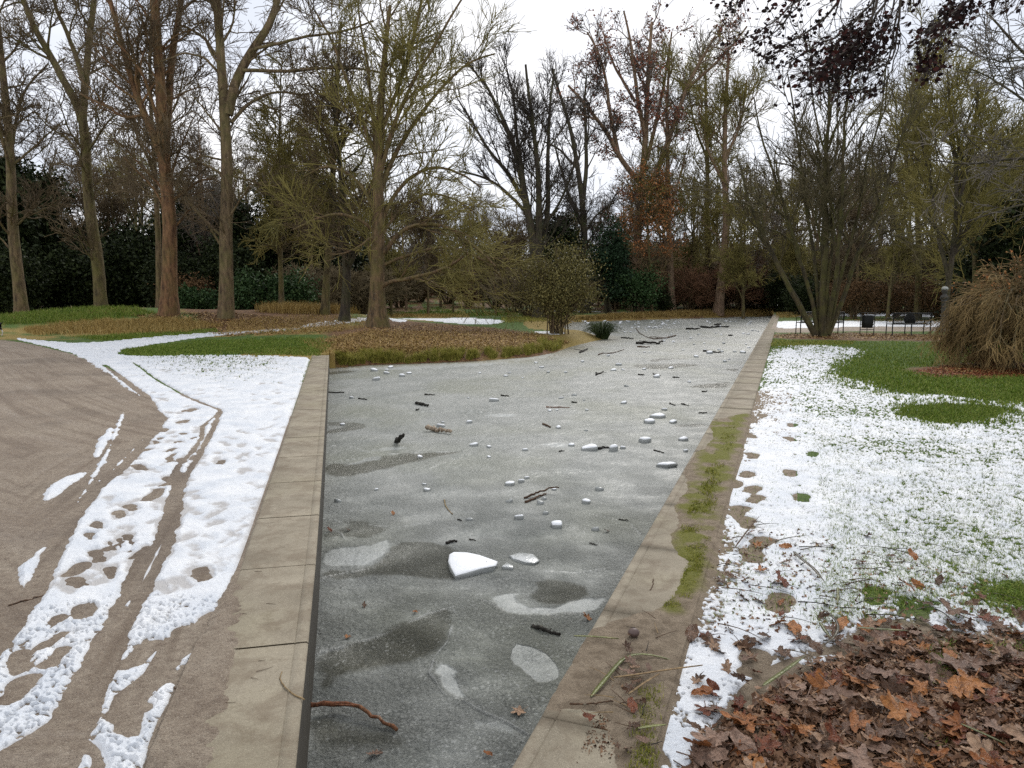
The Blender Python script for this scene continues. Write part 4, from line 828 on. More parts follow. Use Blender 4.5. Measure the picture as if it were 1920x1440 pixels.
es = [(-70, 46, 0, 1.2, 1), (20, 45, 0, 1.25, 1), (62, 46, 0, 1.22, 1), (118, 50, 1, 1.05, 1), (205, 50, 1, 1.1, 1), (250, 48, 1, .95, 1), (300, 50, 1, 1.0, 1), (352, 49, 0, 1.0, 1), (400, 50, 0, 1.05, 1), (455, 48, 0, .95, 1), (500, 52, 1, 1.15, 1),
      (562, 49, 0, 1.2, 1), (602, 51, 0, 1.12, 1), (655, 56, 1, 1.0, 1), (160, 46, 1, .8, 1), (700, 66, 1, .9, 1), (30, 42, 1, .7, 1), (-20, 42, 1, .8, 1), (430, 45, 1, .8, 1), (330, 45, 1, .7, 1)]
seen = set()
for px, D, k, s, _ in es:
    r = ev[k] if k not in seen else copy_thing(ev[k], (0, 0, 0)); seen.add(k)
    r.location = at_px(px, D); r.rotation_euler = (0, 0, rnd.uniform(0, 6)); r.scale = (s, s, s); r['label'] = EL[k]; r['group'] = 'tall evergreens of the dark belt' if k == 0 else 'broad evergreens of the dark belt'
for i, (px, D, s, lb) in enumerate([(1905, 38, 1.12, 'large black-green evergreen behind the weeping tree, its crown highest at the right edge'), (1850, 41, .8, 'lower black-green evergreen just left of the large one at the right edge'), (1985, 38, 1.2, 'black-green evergreen mostly cut off by the right edge'),
                                    (1475, 60, .66, 'small black-green evergreen on the far side of the many-stemmed tree'), (1500, 50, .45, 'low dark evergreen bush left of the bench behind the many stems'), (1045, 58, 1.0, 'dark evergreen whose top shows above the round olive bush')]):
    r = copy_thing(ev[1 if i != 5 else 0], at_px(px, D), rnd.uniform(0, 6), (s, s, s)); r['label'] = lb
    if 'group' in r: del r['group']
for (px, D, w_, h_, lb, sd_) in [(478, 40, 1.3, 2.7, 'glossy green laurel bush beside the pale straight trunk', 211), (548, 40.5, 1.3, 2.5, 'glossy green laurel bush around the thin young tree', 212), (372, 41, 1.2, 1.9, 'low green bush between the two biggest left trunks', 215)]:
    leafy('laurel_bush', lb, 'bush', at_px(px, D), w_*1.2, w_, h_, 5200, .17, EVERG2, sd_, .1, 60, .22)
leafy('brown_bush', 'brown withered bush between the reddish trunk and the pale straight trunk', 'bush', at_px(362, 43), 1.9, 1.2, 2.7, 5000, .13, HEDGE, 213, .1, 60, .22)
leafy('conifer', 'dark green layered conifer right behind the round olive bush', 'tree', at_px(1142, 56), 1.8, 1.7, 6.9, 9000, .22, CONIF, 214, .2, 80, .20, droop=-.2)
leafy('yew_bush', 'spreading dark green yew with a hollow beneath it on the far bank', 'bush', at_px(1192, 56), 2.1, 1.6, 3.7, 8000, .18, EVERG2, 216, .5, 70, .2, stems=7)
leafy('yew_bush', 'small dark evergreen at the foot of the slim reddish trunk', 'bush', at_px(1240, 59), .9, .9, 1.9, 2500, .16, EVERG, 217, .1, 40, .25)
bsh = on_ground(1022, 627)
leafy('round_bush', 'round olive-leaved bush with crowded stems on the tip of the bank', 'bush', (bsh[0]+.55, bsh[1]+.4, bsh[2]), 1.60, 1.4, 3.55, 17000, .085, OLIVELEAF, 218, .55, 150, .20, tm=B_BROWN, stems=26, droop=1.2, shell=.45, sr=.022)
for (px, D, w_, h_, sd_, lb) in [(1600, 46, 2.0, 2.7, 221, 'brown-leaved hedge bush behind the litter bin'), (1680, 47, 2.2, 2.9, 222, 'brown-leaved hedge bush behind the bench with the bag'), (1752, 45, 1.8, 2.8, 223, 'brown-leaved hedge bush behind the stone bust'), (1560, 50, 1.8, 2.4, 224, 'brown-leaved hedge bush glimpsed between the many stems'), (1820, 44, 1.7, 2.6, 225, 'brown-leaved hedge bush behind the weeping tree')]:
    leafy('hedge_bush', lb, 'bush', at_px(px, D), w_, 1.0, h_, 4200, .12, HEDGE, sd_, .05, 70, .25, tm=B_BROWN, stems=14)
# twiggy thickets
def thicket(seed, tmat, H=3.2, lean=.55, n=26):
    rg = np.random.default_rng(seed); ps = []
    for k in range(n):
        a = rg.uniform(0, 6.28); el = rg.normal()*.25+lean; d = np.array([math.cos(a)*math.sin(el), math.sin(a)*math.sin(el), math.cos(el)]); s = H*rg.uniform(.6, 1)
        b = np.array([math.cos(a), math.sin(a), 0])*.15; ps.append(resample([b-[0, 0, .1], b+d*s*.5+[0, 0, s*.06], b+d*s], 8))
    sk = (np.array(ps), np.tile(np.linspace(.035, .01, 8), (n, 1)))
    return tree_object('thicket', '', 'bush', None, wob(sk, rg, .04), [LV(200, H*.4, .6, 6, .6, .014, .1, .14), LV(1300, H*.24, .6, 4, .7, .012, .06, .18), LV(2600, H*.14, .7, 3, .8, .011, .03, .2)], B_BROWN, tmat, rg, (0, 0, 0), None, 0)[0]
tk = [thicket(301, twigm('twig_thicket', (.10, .078, .042), (.20, .155, .085))), thicket(302, twigm('twig_thicket_olive', (.13, .12, .035), (.25, .22, .07))), thicket(303, twigm('twig_red', (.13, .065, .035), (.24, .13, .07)))]
TL = ['bare brown twiggy thicket bush low in the background wood', 'bare olive twiggy thicket bush low in the background wood', 'bare reddish twiggy thicket bush low in the background wood']
seen = set()
ths = [(1290, 62, 2, 1.12), (1325, 64, 2, 1.01), (1375, 62, 2, 1.34), (1410, 65, 2, 1.23), (1305, 69, 0, 1.46), (1440, 67, 0, 1.23), (990, 48, 0, 1.00), (960, 60, 0, 1.20), (930, 70, 2, 1.20), (880, 74, 0, 1.20), (840, 80, 0, 1.30), (790, 82, 2, 1.30), (750, 70, 0, 1.20), (735, 85, 1, 1.40), (700, 60, 0, 1.30),
       (665, 52, 0, 1.20), (640, 58, 1, 1.40), (1060, 62, 0, 1.40), (1100, 75, 1, 1.68), (1160, 69, 0, 1.68), (1215, 73, 2, 1.68), (1255, 71, 1, 1.68), (1350, 75, 1, 1.79), (1395, 70, 0, 1.70), (1430, 74, 1, 1.70), (1475, 75, 0, 1.68), (1520, 62, 1, 1.50), (1550, 70, 0, 1.70), (1590, 60, 1, 1.50), (1625, 56, 0, 1.50), (1655, 64, 1, 1.60),
       (1690, 58, 0, 1.50), (1725, 66, 1, 1.60), (1765, 58, 0, 1.50), (1800, 62, 1, 1.60), (1835, 56, 0, 1.50), (1540, 80, 1, 2.00), (1600, 85, 0, 2.00), (1680, 82, 1, 2.00), (1760, 80, 0, 2.00), (1460, 92, 1, 2.00), (1380, 92, 0, 2.00), (1300, 85, 1, 2.00), (1240, 88, 0, 2.00), (1180, 85, 1, 2.00), (1120, 90, 0, 1.80), (1060, 88, 1, 1.80), (1000, 85, 0, 1.80), (940, 92, 1, 1.80),
       (870, 95, 1, 1.70), (800, 98, 0, 1.70), (720, 95, 1, 1.80), (660, 75, 0, 1.70), (600, 70, 1, 1.60), (540, 70, 0, 1.60), (470, 68, 1, 1.60), (330, 68, 0, 1.60), (260, 66, 1, 1.60), (180, 66, 0, 1.60), (100, 64, 1, 1.60), (20, 62, 0, 1.60), 
       (590, 45, 0, 1.00), (625, 47, 0, 1.10), (680, 48, 0, 1.00), (-40, 60, 1, 1.60), (1880, 60, 0, 1.60), (1950, 58, 1, 1.60)]
for px, D, k, s in ths:
    r = tk[k] if k not in seen else copy_thing(tk[k], (0, 0, 0)); seen.add(k)
    r.location = at_px(px, D*rnd.uniform(.98, 1.02)); r.rotation_euler = (0, 0, rnd.uniform(0, 6.28)); r.scale = (s*rnd.uniform(.9, 1.2), s*1.1, s*rnd.uniform(.85, 1.1)); r['label'] = TL[k]; r['group'] = ('brown', 'olive', 'reddish')[k]+' thicket bushes of the wood'
# far edge of the wood, nobody could count it
rg = np.random.default_rng(400); n = 60000
wx = rg.uniform(-1.0, 1.0, n); wy = rg.uniform(100, 128, n); X = wx*wy; hh = 7.5+3.5*fbm(X*.08, wy*.1, 3, 8); Zz = rg.random(n)**1.3*hh
V, Q, tn = quads_leaf(np.stack([X, wy, Zz+1.2], 1), 1.1, rg, .22, droop=-.9); me = mesh_from('far_wood', V, quads=Q, smooth_=False); attr(me, 'tint', tn)
FARW = leafmat('far_wood', (.06, .053, .030), (.105, .09, .05), (.16, .135, .08), .9); ob('far_wood', me, FARW, kind='stuff', label='far bare wood closing the view behind the park')

# ------------------------------------------------------------------ weeping tree
WB = on_ground(1895, 692); WD = WB[1]; rg = np.random.default_rng(55)
ps, rs = [], []
trunk = resample([WB-[0, 0, .1], WB+[.01, 0, .6], WB+[-.05, .02, 1.2], WB+[.0, 0, 1.6]], 16)
lim = []
for k in range(46):
    a = k/46*6.28+rg.normal()*.12; R0 = rg.uniform(.6, 1.42); zt = 1.62+rg.uniform(-.15, .22); d = np.array([math.cos(a), math.sin(a), 0]); zb = rg.uniform(.12, .9)
    st_ = WB+[0, 0, rg.uniform(1.1, 1.55)]
    lim.append(resample([st_, WB+d*R0*.25+[0, 0, zt], WB+d*R0*.62+[0, 0, zt-.1], WB+d*R0*.92+[0, 0, (zt+zb)*.55], WB+d*R0*1.02+[0, 0, zb]], 16))
sk = (np.array([trunk]+lim), np.array([np.linspace(.085, .05, 16)]+[np.linspace(.024, .006, 16)]*46))
sk = wob(sk, rg, .018)
wt, prev = tree_object('weeping_tree', 'low weeping tree with a dome of hanging bare brown twigs at the right edge', 'tree', None, (sk[0], sk[1]),
    [LV(900, .75, .8, 8, .6, .0055, -.55, .12, rmax=.011, tmin=.12), LV(5200, .45, .6, 6, .7, .0040, -.55, .15, rmax=.007), LV(11000, .28, .6, 4, .8, .0034, -.4, .2)], B_BROWN, twigm('twig_weeping', (.12, .08, .03), (.36, .25, .105)), rg, tuple(WB), dict(n=1800, size=.055, mat=leafmat('weeping_leaf', (.22, .08, .03), (.34, .14, .05), (.42, .22, .1)), keep=lambda P_, g: (P_[:, 2] > 1.50+.25*g.random(len(P_))), jit=.03), .4)
leafy('red_shrub', 'small rust-red withered shrub under the weeping tree', 'shrub', tuple(on_ground(1848, 688)), .42, .3, .42, 2600, .05, leafmat('rust_leaf', (.10, .03, .015), (.2, .06, .025), (.26, .10, .04)), 56, .0, 40, .3)

# ------------------------------------------------------------------ grass, litter (uncountable)
def hit(a, b):
    "first meeting of sight lines with the terrain grid (robust on banks and mound)"
    xr = (a-960)/F; zc = -(b-720)/F; dy = cp+zc*sp; dz = -sp+zc*cp; u = xr/dy; s = dz/dy; res = np.zeros((len(a), 3)); G2 = gz.reshape(NR, NC)
    col = np.clip(np.searchsorted(us, u), 1, NC-1)
    for i in range(0, len(a), 4000):
        c = col[i:i+4000]; H = G2[:, c].T-(CAMH+Dr[None, :]*s[i:i+4000, None]); k = np.argmax(H > 0, axis=1); k = np.clip(k, 1, NR-1); r = np.arange(len(c))
        h0 = H[r, k-1]; h1 = H[r, k]; f = np.clip(-h0/(h1-h0+1e-9), 0, 1); D = Dr[k-1]*(1-f)+Dr[k]*f; res[i:i+4000, 0] = u[i:i+4000]*D; res[i:i+4000, 1] = D; res[i:i+4000, 2] = G2[k-1, c]*(1-f)+G2[k, c]*f
    return res
def px_sample(poly, n, rg, power=1.0, soft=True):
    "points spread over an outlined patch of ground"
    p = np.array(poly, float); out_ = []
    x0, y0 = p.min(0); x1, y1 = p.max(0); tot = 0
    while tot < n:
        a = rg.uniform(x0, x1, n*2); b = y0+(y1-y0)*rg.random(n*2)**power; q = sd_poly(a, b, p, 1e6) > 0; a = a[q]; b = b[q]; out_.append(np.stack([a, b], 1)); tot += len(a)
    q = np.concatenate(out_)[:n]
    P0 = hit(q[:, 0], q[:, 1]); q = q[P0[:, 2] > -.42]; P0 = P0[P0[:, 2] > -.42]; sdp = sd_poly(q[:, 0], q[:, 1], p, 1e6)
    sdw = sdp/np.clip((q[:, 1]-548)*.06, 2, 40)+fbm(P0[:, 0]*3, P0[:, 1]*3, 3, 95)*.8
    return P0[rg.random(len(P0)) < sst(-.25, 1.0, sdw)] if soft else P0
def blades(P0, h, wd, rg, lean=.5, curl=.5):
    n = len(P0); a = rg.uniform(0, 6.283, n); u = np.stack([np.cos(a), np.sin(a), np.zeros(n)], 1); ln = (rg.random(n)*lean)[:, None]; H = (h*rg.uniform(.5, 1.25, n))[:, None]
    b = rg.uniform(0, 6.283, n); d = np.stack([np.cos(b), np.sin(b), np.zeros(n)], 1); up = np.array([[0, 0, 1.]])
    m1 = P0+H*.55*(up+d*ln*.6); tip = P0+H*(up*(1-curl*ln*.6)+d*ln*(1+curl)); W_ = (wd*rg.uniform(.6, 1.3, n))[:, None]
    V = np.stack([P0-u*W_*.5, P0+u*W_*.5, m1-u*W_*.4, m1+u*W_*.4, tip], 1).reshape(-1, 3); o = np.arange(n)*5
    Q = np.stack([o, o+1, o+3, o+2], 1); T = np.stack([o+2, o+3, o+4], 1); return V, Q, T, np.repeat(rg.random(n), 5)
def grass_obj(name, label, sets, mat, seed, dz=0.0):
    rg = np.random.default_rng(seed); Vs, Qs, Ts, Tn = [], [], [], []; o = 0
    for poly, n, bh, wd, lean, pw in sets:
        P0 = px_sample(poly, n, rg, pw, soft=(name != 'bank_tufts'))
        if name == 'green_grass':
            c_ = np.clip(np.searchsorted(us, P0[:, 0]/P0[:, 1]), 0, NC-1); r_ = np.clip(np.searchsorted(Dr, P0[:, 1]), 0, NR-1); hh_ = h.reshape(NR, NC)[r_, c_]
            k_ = lit.reshape(NR, NC)[r_, c_] < .45; P0 = P0[k_]; hh_ = hh_[k_]
            P0 = P0[(hh_ < .004) | (rg.random(len(P0)) < (.75 if lean > 1.5 else .06))]
        if name == 'moss_strip': P0 = P0[fbm(P0[:, 0]*7, P0[:, 1]*5, 4, 96)+rg.normal(size=len(P0))*.12 > -.02]
        V, Q, T, tn = blades(P0+[0, 0, dz], bh, wd, rg, lean); Vs.append(V); Qs.append(Q+o); Ts.append(T+o); Tn.append(tn); o += len(V)
    me = mesh_from(name, np.concatenate(Vs), quads=np.concatenate(Qs), tris=np.concatenate(Ts), smooth_=False); attr(me, 'tint', np.concatenate(Tn))
    return ob(name, me, mat, kind='stuff', label=label)
GG1 = leafmat('grass_green', (.065, .11, .012), (.125, .19, .02), (.25, .27, .07), .6)
GG2 = leafmat('grass_straw', (.18, .115, .03), (.32, .22, .07), (.48, .36, .15), .7)
GG3 = leafmat('grass_yellowgreen', (.11, .12, .02), (.24, .23, .04), (.42, .36, .10), .6)
GG4 = leafmat('moss_green', (.09, .11, .012), (.18, .19, .025), (.28, .26, .05), .8)
grass_obj('green_grass', 'short green grass of the lawns left and right', [
    ([(1440, 634), (1640, 638), (1800, 638), (2060, 642), (2060, 780), (1800, 760), (1660, 755), (1600, 735), (1530, 715), (1560, 680), (1560, 665), (1430, 660)], 66000, .055, .011, .8, 1),
    ([(1660, 745), (1800, 740), (1960, 750), (1930, 790), (1770, 810), (1680, 790)], 16000, .05, .008, .8, 1), ([(200, 656), (380, 637), (560, 631), (640, 640), (600, 668), (400, 668), (250, 670)], 26000, .06, .014, .8, 1),
    ([(1500, 700), (1600, 700), (1990, 760), (2000, 1180), (1700, 1160), (1520, 1190), (1540, 980), (1500, 800)], 28000, .032, .0035, 1.9, .8), ([(1400, 720), (1600, 700), (1600, 1190), (1320, 1180), (1370, 900)], 3200, .03, .0035, 1.9, .8), ([(1830, 1105), (1990, 1085), (1990, 1150), (1900, 1150)], 4500, .035, .004, 1, 1),
    ([(1735, 1215), (1790, 1200), (1790, 1290), (1740, 1290)], 1600, .035, .0035, 1, 1), ([(1690, 1125), (1730, 1120), (1735, 1150), (1695, 1155)], 1200, .03, .0035, 1, 1), ([(1850, 1215), (1990, 1210), (1990, 1250), (1860, 1240)], 2400, .035, .0035, 1, 1), ([(1700, 1385), (1790, 1380), (1790, 1425), (1720, 1430)], 900, .03, .003, 1, 1), ([(1195, 1300), (1250, 1290), (1240, 1350), (1200, 1350)], 1400, .025, .003, 1, 1),
    ([(260, 660), (590, 668), (570, 720), (420, 725), (300, 700)], 9000, .045, .009, 1, 1), ([(150, 606), (-40, 612), (-40, 584), (100, 578), (250, 574), (300, 590)], 12000, .16, .016, .8, 1), ([(120, 632), (350, 622), (430, 612), (420, 630), (200, 640)], 9000, .09, .012, .9, 1), ([(300, 640), (150, 632), (420, 615), (560, 620), (420, 628)], 6000, .1, .014, .8, 1), ([(820, 585), (1060, 580), (1060, 592), (830, 595)], 7000, .12, .03, .8, 1), ([(700, 575), (850, 576), (850, 590), (720, 592)], 5000, .14, .03, .8, 1)], GG1, 501)
grass_obj('dry_grass', 'long straw-coloured withered grass on the mound and the banks', [
    ([(40, 618), (120, 606), (200, 600), (350, 600), (425, 612), (350, 626), (200, 628), (60, 630)], 12000, .20, .014, .9, 1), ([(430, 600), (560, 590), (680, 592), (700, 612), (640, 624), (560, 626), (420, 628)], 9000, .10, .012, 1, 1), ([(470, 585), (560, 572), (680, 576), (690, 590), (540, 590)], 8000, .45, .016, .5, 1),
    ([(1060, 599), (1150, 590), (1300, 583), (1450, 580), (1450, 591), (1250, 596), (1080, 601)], 20000, .24, .024, .7, 1), ([(560, 640), (700, 618), (1000, 622), (1040, 655), (900, 664), (620, 672)], 14000, .10, .010, 1.2, 1), ([(1455, 586), (1560, 588), (1560, 597), (1455, 597)], 3000, .16, .02, .8, 1), ([(720, 590), (880, 590), (880, 597), (730, 596)], 4000, .2, .02, .7, 1)], GG2, 502)
tufts = []
rt_ = random.Random(9)
for i in range(95):
    t = rt_.random(); x_ = 622+t*425; yb = np.interp(x_, [617, 700, 800, 900, 1000, 1045], [688, 682, 679, 674, 666, 657]); yy = yb-abs(rt_.gauss(0, 7)) - (0 if 620 < x_ < 1045 else 0); s = rt_.uniform(4, 12)
    tufts.append(([(x_-s, yy), (x_, yy-s*.25), (x_+s, yy), (x_, yy+s*.22)], 170, rt_.uniform(.16, .32), .010, .8, 1))
grass_obj('bank_tufts', 'yellow-green grass tufts along the edge of the bank', tufts+[([(1440, 638), (1600, 640), (1600, 646), (1440, 650)], 2500, .06, .010, 1, 1), ([(940, 596), (1060, 592), (1050, 602), (940, 606)], 2500, .16, .014, .8, 1)], GG3, 503)
def sed(px, py, n, H, sp_, seed):
    rg = np.random.default_rng(seed); b = on_ice(px, py); a = rg.uniform(0, 6.28, n); r_ = rg.random(n)**.6*sp_; B = np.stack([b[0]+np.cos(a)*r_*.45, b[1]+np.sin(a)*r_*.45, np.full(n, b[2]-.02)], 1)
    out_d = np.stack([np.cos(a), np.sin(a), np.zeros(n)], 1); h_ = (H*rg.uniform(.5, 1.15, n))[:, None]; sp2 = (sp_*rg.uniform(.3, 1.2, n))[:, None]
    pts = np.stack([B+[0, 0, 0], B+out_d*sp2*.25+np.array([0, 0, 1])*h_*.6, B+out_d*sp2*.7+np.array([0, 0, 1])*h_*.95, B+out_d*sp2*1.3+np.array([0, 0, 1])*h_*.65], 1)
    return tubes(pts, np.tile([.009, .008, .006, .002], (n, 1)), 3)
V, Q = sed(1129, 636, 420, .72, .50, 71); me = mesh_from('sedge', V, quads=Q); ob('sedge_clump', me, twigm('sedge_green', (.03, .05, .012), (.09, .11, .03)), label='round tussock of dark green sedge standing in the ice by the bank', cat='plant')
# litter of small leaves
def litter(name, label, sets, mat, seed):
    rg = np.random.default_rng(seed); Vs, Qs, Tn = [], [], []; o = 0
    for poly, n, s, pw in sets:
        P0 = px_sample(poly, n, rg, pw); m_ = len(P0); a = rg.uniform(0, 6.283, m_); tl = rg.normal(size=(m_, 2))*.28; sz = (s*rg.uniform(.5, 1.3, m_))[:, None]
        u = np.stack([np.cos(a), np.sin(a), tl[:, 0]], 1); v = np.stack([-np.sin(a), np.cos(a), tl[:, 1]], 1)*.7; c_ = P0+[0, 0, .3*s]
        V = np.stack([c_-u*sz*.5, c_-v*sz*.42+[0, 0, .01], c_+u*sz*.1-v*sz*.2, c_+u*sz*.5+np.array([0, 0, .12])*sz, c_+v*sz*.45, c_-u*sz*.15+v*sz*.22], 1).reshape(-1, 3); o_ = np.arange(m_)*6+o
        Qs.append(np.concatenate([np.stack([o_, o_+1, o_+2, o_+5], 1), np.stack([o_+2, o_+3, o_+4, o_+5], 1)])); Vs.append(V); Tn.append(np.repeat(rg.random(m_), 6)); o += len(V)
    me = mesh_from(name, np.concatenate(Vs), quads=np.concatenate(Qs), smooth_=False); attr(me, 'tint', np.concatenate(Tn)); return ob(name, me, mat, kind='stuff', label=label)
LIT1 = leafmat('litter_brown', (.10, .055, .020), (.26, .155, .055), (.44, .31, .14), .6)
litter('leaf_litter', 'scattered small brown leaves covering the banks and flower strip', [
    ([(600, 640), (700, 612), (790, 606), (900, 612), (1000, 622), (1070, 642), (1050, 655), (960, 652), (800, 662), (640, 668)], 15000, .085, 1), ([(1432, 626), (1600, 624), (1800, 628), (1800, 640), (1600, 637), (1432, 634)], 6500, .075, 1),
    ([(1715, 698), (1800, 684), (1990, 684), (1990, 704), (1850, 706)], 4500, .05, 1), ([(230, 590), (330, 586), (430, 585), (560, 598), (650, 605), (640, 625), (560, 628), (420, 633), (330, 612)], 8000, .09, 1), ([(1500, 600), (1640, 597), (1760, 600), (1760, 606), (1600, 604)], 1500, .09, 1)], LIT1, 504)
litter('rust_litter', 'rust-red fallen leaf carpet beneath the weeping tree', [([(1700, 700), (1740, 688), (1800, 680), (1990, 678), (2000, 706), (1850, 712), (1740, 708)], 9000, .05, 1)], leafmat('litter_rust', (.10, .028, .014), (.20, .06, .025), (.30, .12, .05), .6), 507)
litter('small_leaf_litter', 'small broken wet brown leaves matted on the soil at lower right', [
    ([(1250, 1480), (1310, 1380), (1430, 1290), (1560, 1225), (1700, 1180), (1990, 1215), (1990, 1480)], 7500, .05, 1), ([(1000, 1440), (1040, 1300), (1100, 1190), (1180, 1155), (1270, 1150), (1250, 1230), (1240, 1320), (1220, 1440)], 2600, .028, 1),
    ([(1340, 1020), (1500, 980), (1900, 1100), (1900, 1200), (1500, 1200), (1300, 1200)], 700, .030, 1)], leafmat('litter_wet', (.05, .026, .015), (.15, .08, .045), (.28, .17, .10), .4), 505)
grass_obj('moss_strip', 'green moss along the outer edge of the right kerb', [([(1345, 800), (1385, 795), (1380, 845), (1310, 870), (1300, 850)], 3500, .02, .005, 1.4, 1), ([(1290, 880), (1360, 870), (1340, 980), (1260, 990), (1262, 950)], 6000, .026, .005, 1, 1),
    ([(1265, 985), (1340, 980), (1325, 1060), (1290, 1150), (1240, 1150), (1275, 1090), (1290, 1055)], 11000, .014, .0035, 1.4, 1), ([(1190, 1300), (1245, 1290), (1245, 1480), (1170, 1480)], 3000, .02, .003, 1, 1)], GG4, 506, .022)
# ------------------------------------------------------------------ things on the ice
m = NM('ice_block'); c = m.mix(m.noise(20, 4), (.30, .32, .31), (.48, .50, .49)); m.col(c); m.rough(.18); m.b.inputs['Transmission Weight'].default_value = .25; m.b.inputs['IOR'].default_value = 1.31; m.bump(m.noise(40, 3), .4, .01); BLOCK = m.m
m = NM('snow_cap'); m.col(m.mix(m.noise(30, 3), (.68, .72, .76), (.82, .83, .84))); m.rough(.6); m.bump(m.noise(60, 3), .4, .01); CAP = m.m
def chunk_mesh(name, outline, h, tilt, rg, cap=True, dome=False):
    "irregular plate: bulging sides, snow on its top"
    o_ = np.array(outline); n = len(o_); c_ = o_.mean(0); rings = [(.9, -.03), (1.0, h*.25), (.93, h*.68), (.64, h*.97)] if dome else [(.93, -.03), (1.0, h*.35), (.97, h*.72), (.90, h*.97)]
    V = []; 
    for s, z in rings: V += [(*(c_+(p-c_)*s*(1+rg.normal()*.035)), z+tilt[0]*p[0]+tilt[1]*p[1]) for p in o_]
    V.append((*c_, h+tilt[0]*c_[0]+tilt[1]*c_[1])); T = len(V)-1; fs = []; mi = []
    for r in range(3):
        for i in range(n): fs.append((r*n+i, r*n+(i+1) % n, (r+1)*n+(i+1) % n, (r+1)*n+i)); mi.append(1 if (cap and r >= 2) else 0)
    for i in range(n): fs.append((3*n+i, 3*n+(i+1) % n, T)); mi.append(1 if cap else 0)
    return mesh_from(name, V, faces=fs, smooth_=dome, mat_idx=mi)
chunks = []
def ice_chunk(px, py, wpx, seed, label, group=None, cap=True, hr=.30, asp=None):
    rg = np.random.default_rng(seed); b = on_ice(px, py); wd = wpx*b[1]/F; asp = asp or rg.uniform(.65, 1.1); k = rg.integers(7, 12); a = np.sort(rg.uniform(0, 6.283, k)+0)
    a = np.arange(k)/k*6.283+rg.normal(size=k)*.18; r_ = wd*.5*rg.uniform(.62, 1.12, k); o_ = np.stack([np.cos(a)*r_, np.sin(a)*r_*asp], 1); t = rg.uniform(0, 3); 
    h = max(min(wd*hr*rg.uniform(.8, 1.2), .09), .012)
    me = chunk_mesh('ice_chunk', o_, h, rg.normal(size=2)*.10, rg, cap, True); return ob('ice_chunk', me, [BLOCK, CAP], loc=(b[0], b[1], b[2]+.004), label=label, cat='ice chunk', group=group)
own = {(1248, 874): 'largest snow-capped ice block lying close to the right kerb', (1106, 843): 'long snow-topped ice chunk beside the dark twig and pale lump in mid pond', (1044, 988): 'wedge-shaped snow-topped ice chunk, nearest of the loose lumps in mid pond',
       (973, 972): 'rounded snow-topped lump left of the wedge-shaped ice chunk', (1099, 943): 'upright ice lump with a round white cap, right of the two crossed sticks', (1013, 945): 'clear glassy ice lump touching the lower of the two crossed sticks', (1023, 963): 'small clear pointed ice lump below the two crossed sticks',
       (1039, 919): 'little white ice cube resting against the upper crossed stick', (827, 800): 'round white snow lump behind the birch log', (926, 752): 'dome-shaped white ice chunk alone on the upper middle of the pond', (1235, 783): 'longest thin white ice slab near the right kerb in the upper pond',
       (1218, 793): 'short white ice slab just in front of the longest thin slab', (1261, 793): 'small flat white slab right of the short one in front of the longest slab', (1210, 829): 'pointed flat white slab near the right kerb, above the largest block', (1282, 826): 'rounded white lump closest to the right kerb above the largest block', (1168, 841): 'low white ice piece right of the pale debris lump in mid pond'}
cl = [(1015, 690, 10), (1028, 699, 8), (1092, 679, 8), (1160, 685, 14), (1150, 695, 12), (1168, 694, 8), (1207, 693, 10), (1258, 691, 12), (1232, 708, 16), (1292, 717, 8), (1076, 742, 12), (1052, 747, 10), (1095, 751, 6), (1170, 757, 14), (1031, 771, 9), (1044, 770, 7), (1246, 769, 12), (1235, 783, 34), (1218, 793, 23),
      (1261, 793, 17), (1047, 803, 12), (1099, 808, 8), (1210, 829, 27), (1282, 826, 19), (1072, 836, 14), (1106, 843, 35), (1168, 841, 14), (1286, 847, 12), (1248, 874, 39), (957, 909, 22), (977, 904, 15), (987, 897, 13), (1039, 919, 10), (1125, 919, 18), (1099, 943, 20), (955, 941, 14), (1013, 945, 17), (1020, 936, 14), (1023, 963, 13), (973, 972, 21),
      (1044, 988, 28), (1117, 994, 18), (706, 919, 10), (795, 909, 10), (801, 920, 14), (634, 941, 14), (880, 975, 13), (702, 696, 14), (725, 695, 9), (726, 701, 13), (733, 690, 12), (753, 706, 16), (767, 701, 11), (707, 713, 18), (926, 752, 21), (660, 747, 12), (879, 793, 13), (827, 800, 17), (831, 793, 7), (888, 836, 18), (917, 839, 10), (985, 845, 12), (917, 858, 10),
      (787, 858, 11), (956, 700, 7), (948, 706, 8), (980, 709, 6), (878, 747, 5), (642, 797, 10), (1060, 699, 8), (1005, 681, 7), (1140, 668, 8), (1360, 679, 10), (1367, 675, 6), (1305, 670, 12), (1330, 663, 14), (1322, 657, 6), (1393, 662, 15), (1400, 705, 8), (1100, 770, 8), (900, 700, 7), (1175, 725, 10)]
clear_ = {(1013, 945), (1023, 963), (955, 941), (1125, 919), (1117, 994), (634, 941), (880, 975), (1020, 936), (1175, 725), (1095, 751), (1076, 742), (1099, 808)}
for i, (x_, y_, w_) in enumerate(cl):
    k = (x_, y_); cap = k not in clear_
    if k in own: ice_chunk(x_, y_, w_, 700+i, own[k], None, cap, .30 if w_ < 30 else .2, 1.2 if k == (1248, 874) else None)
    else: ice_chunk(x_, y_, w_, 700+i, ('small snow-topped ice chunk frozen onto the grey pond surface' if cap else 'small clear glassy ice chunk frozen onto the grey pond surface'), ('snow-topped ice chunks' if cap else 'clear ice chunks')+' scattered on the pond', cap)
rg_ = random.Random(77); base_small = None; cnt = 0
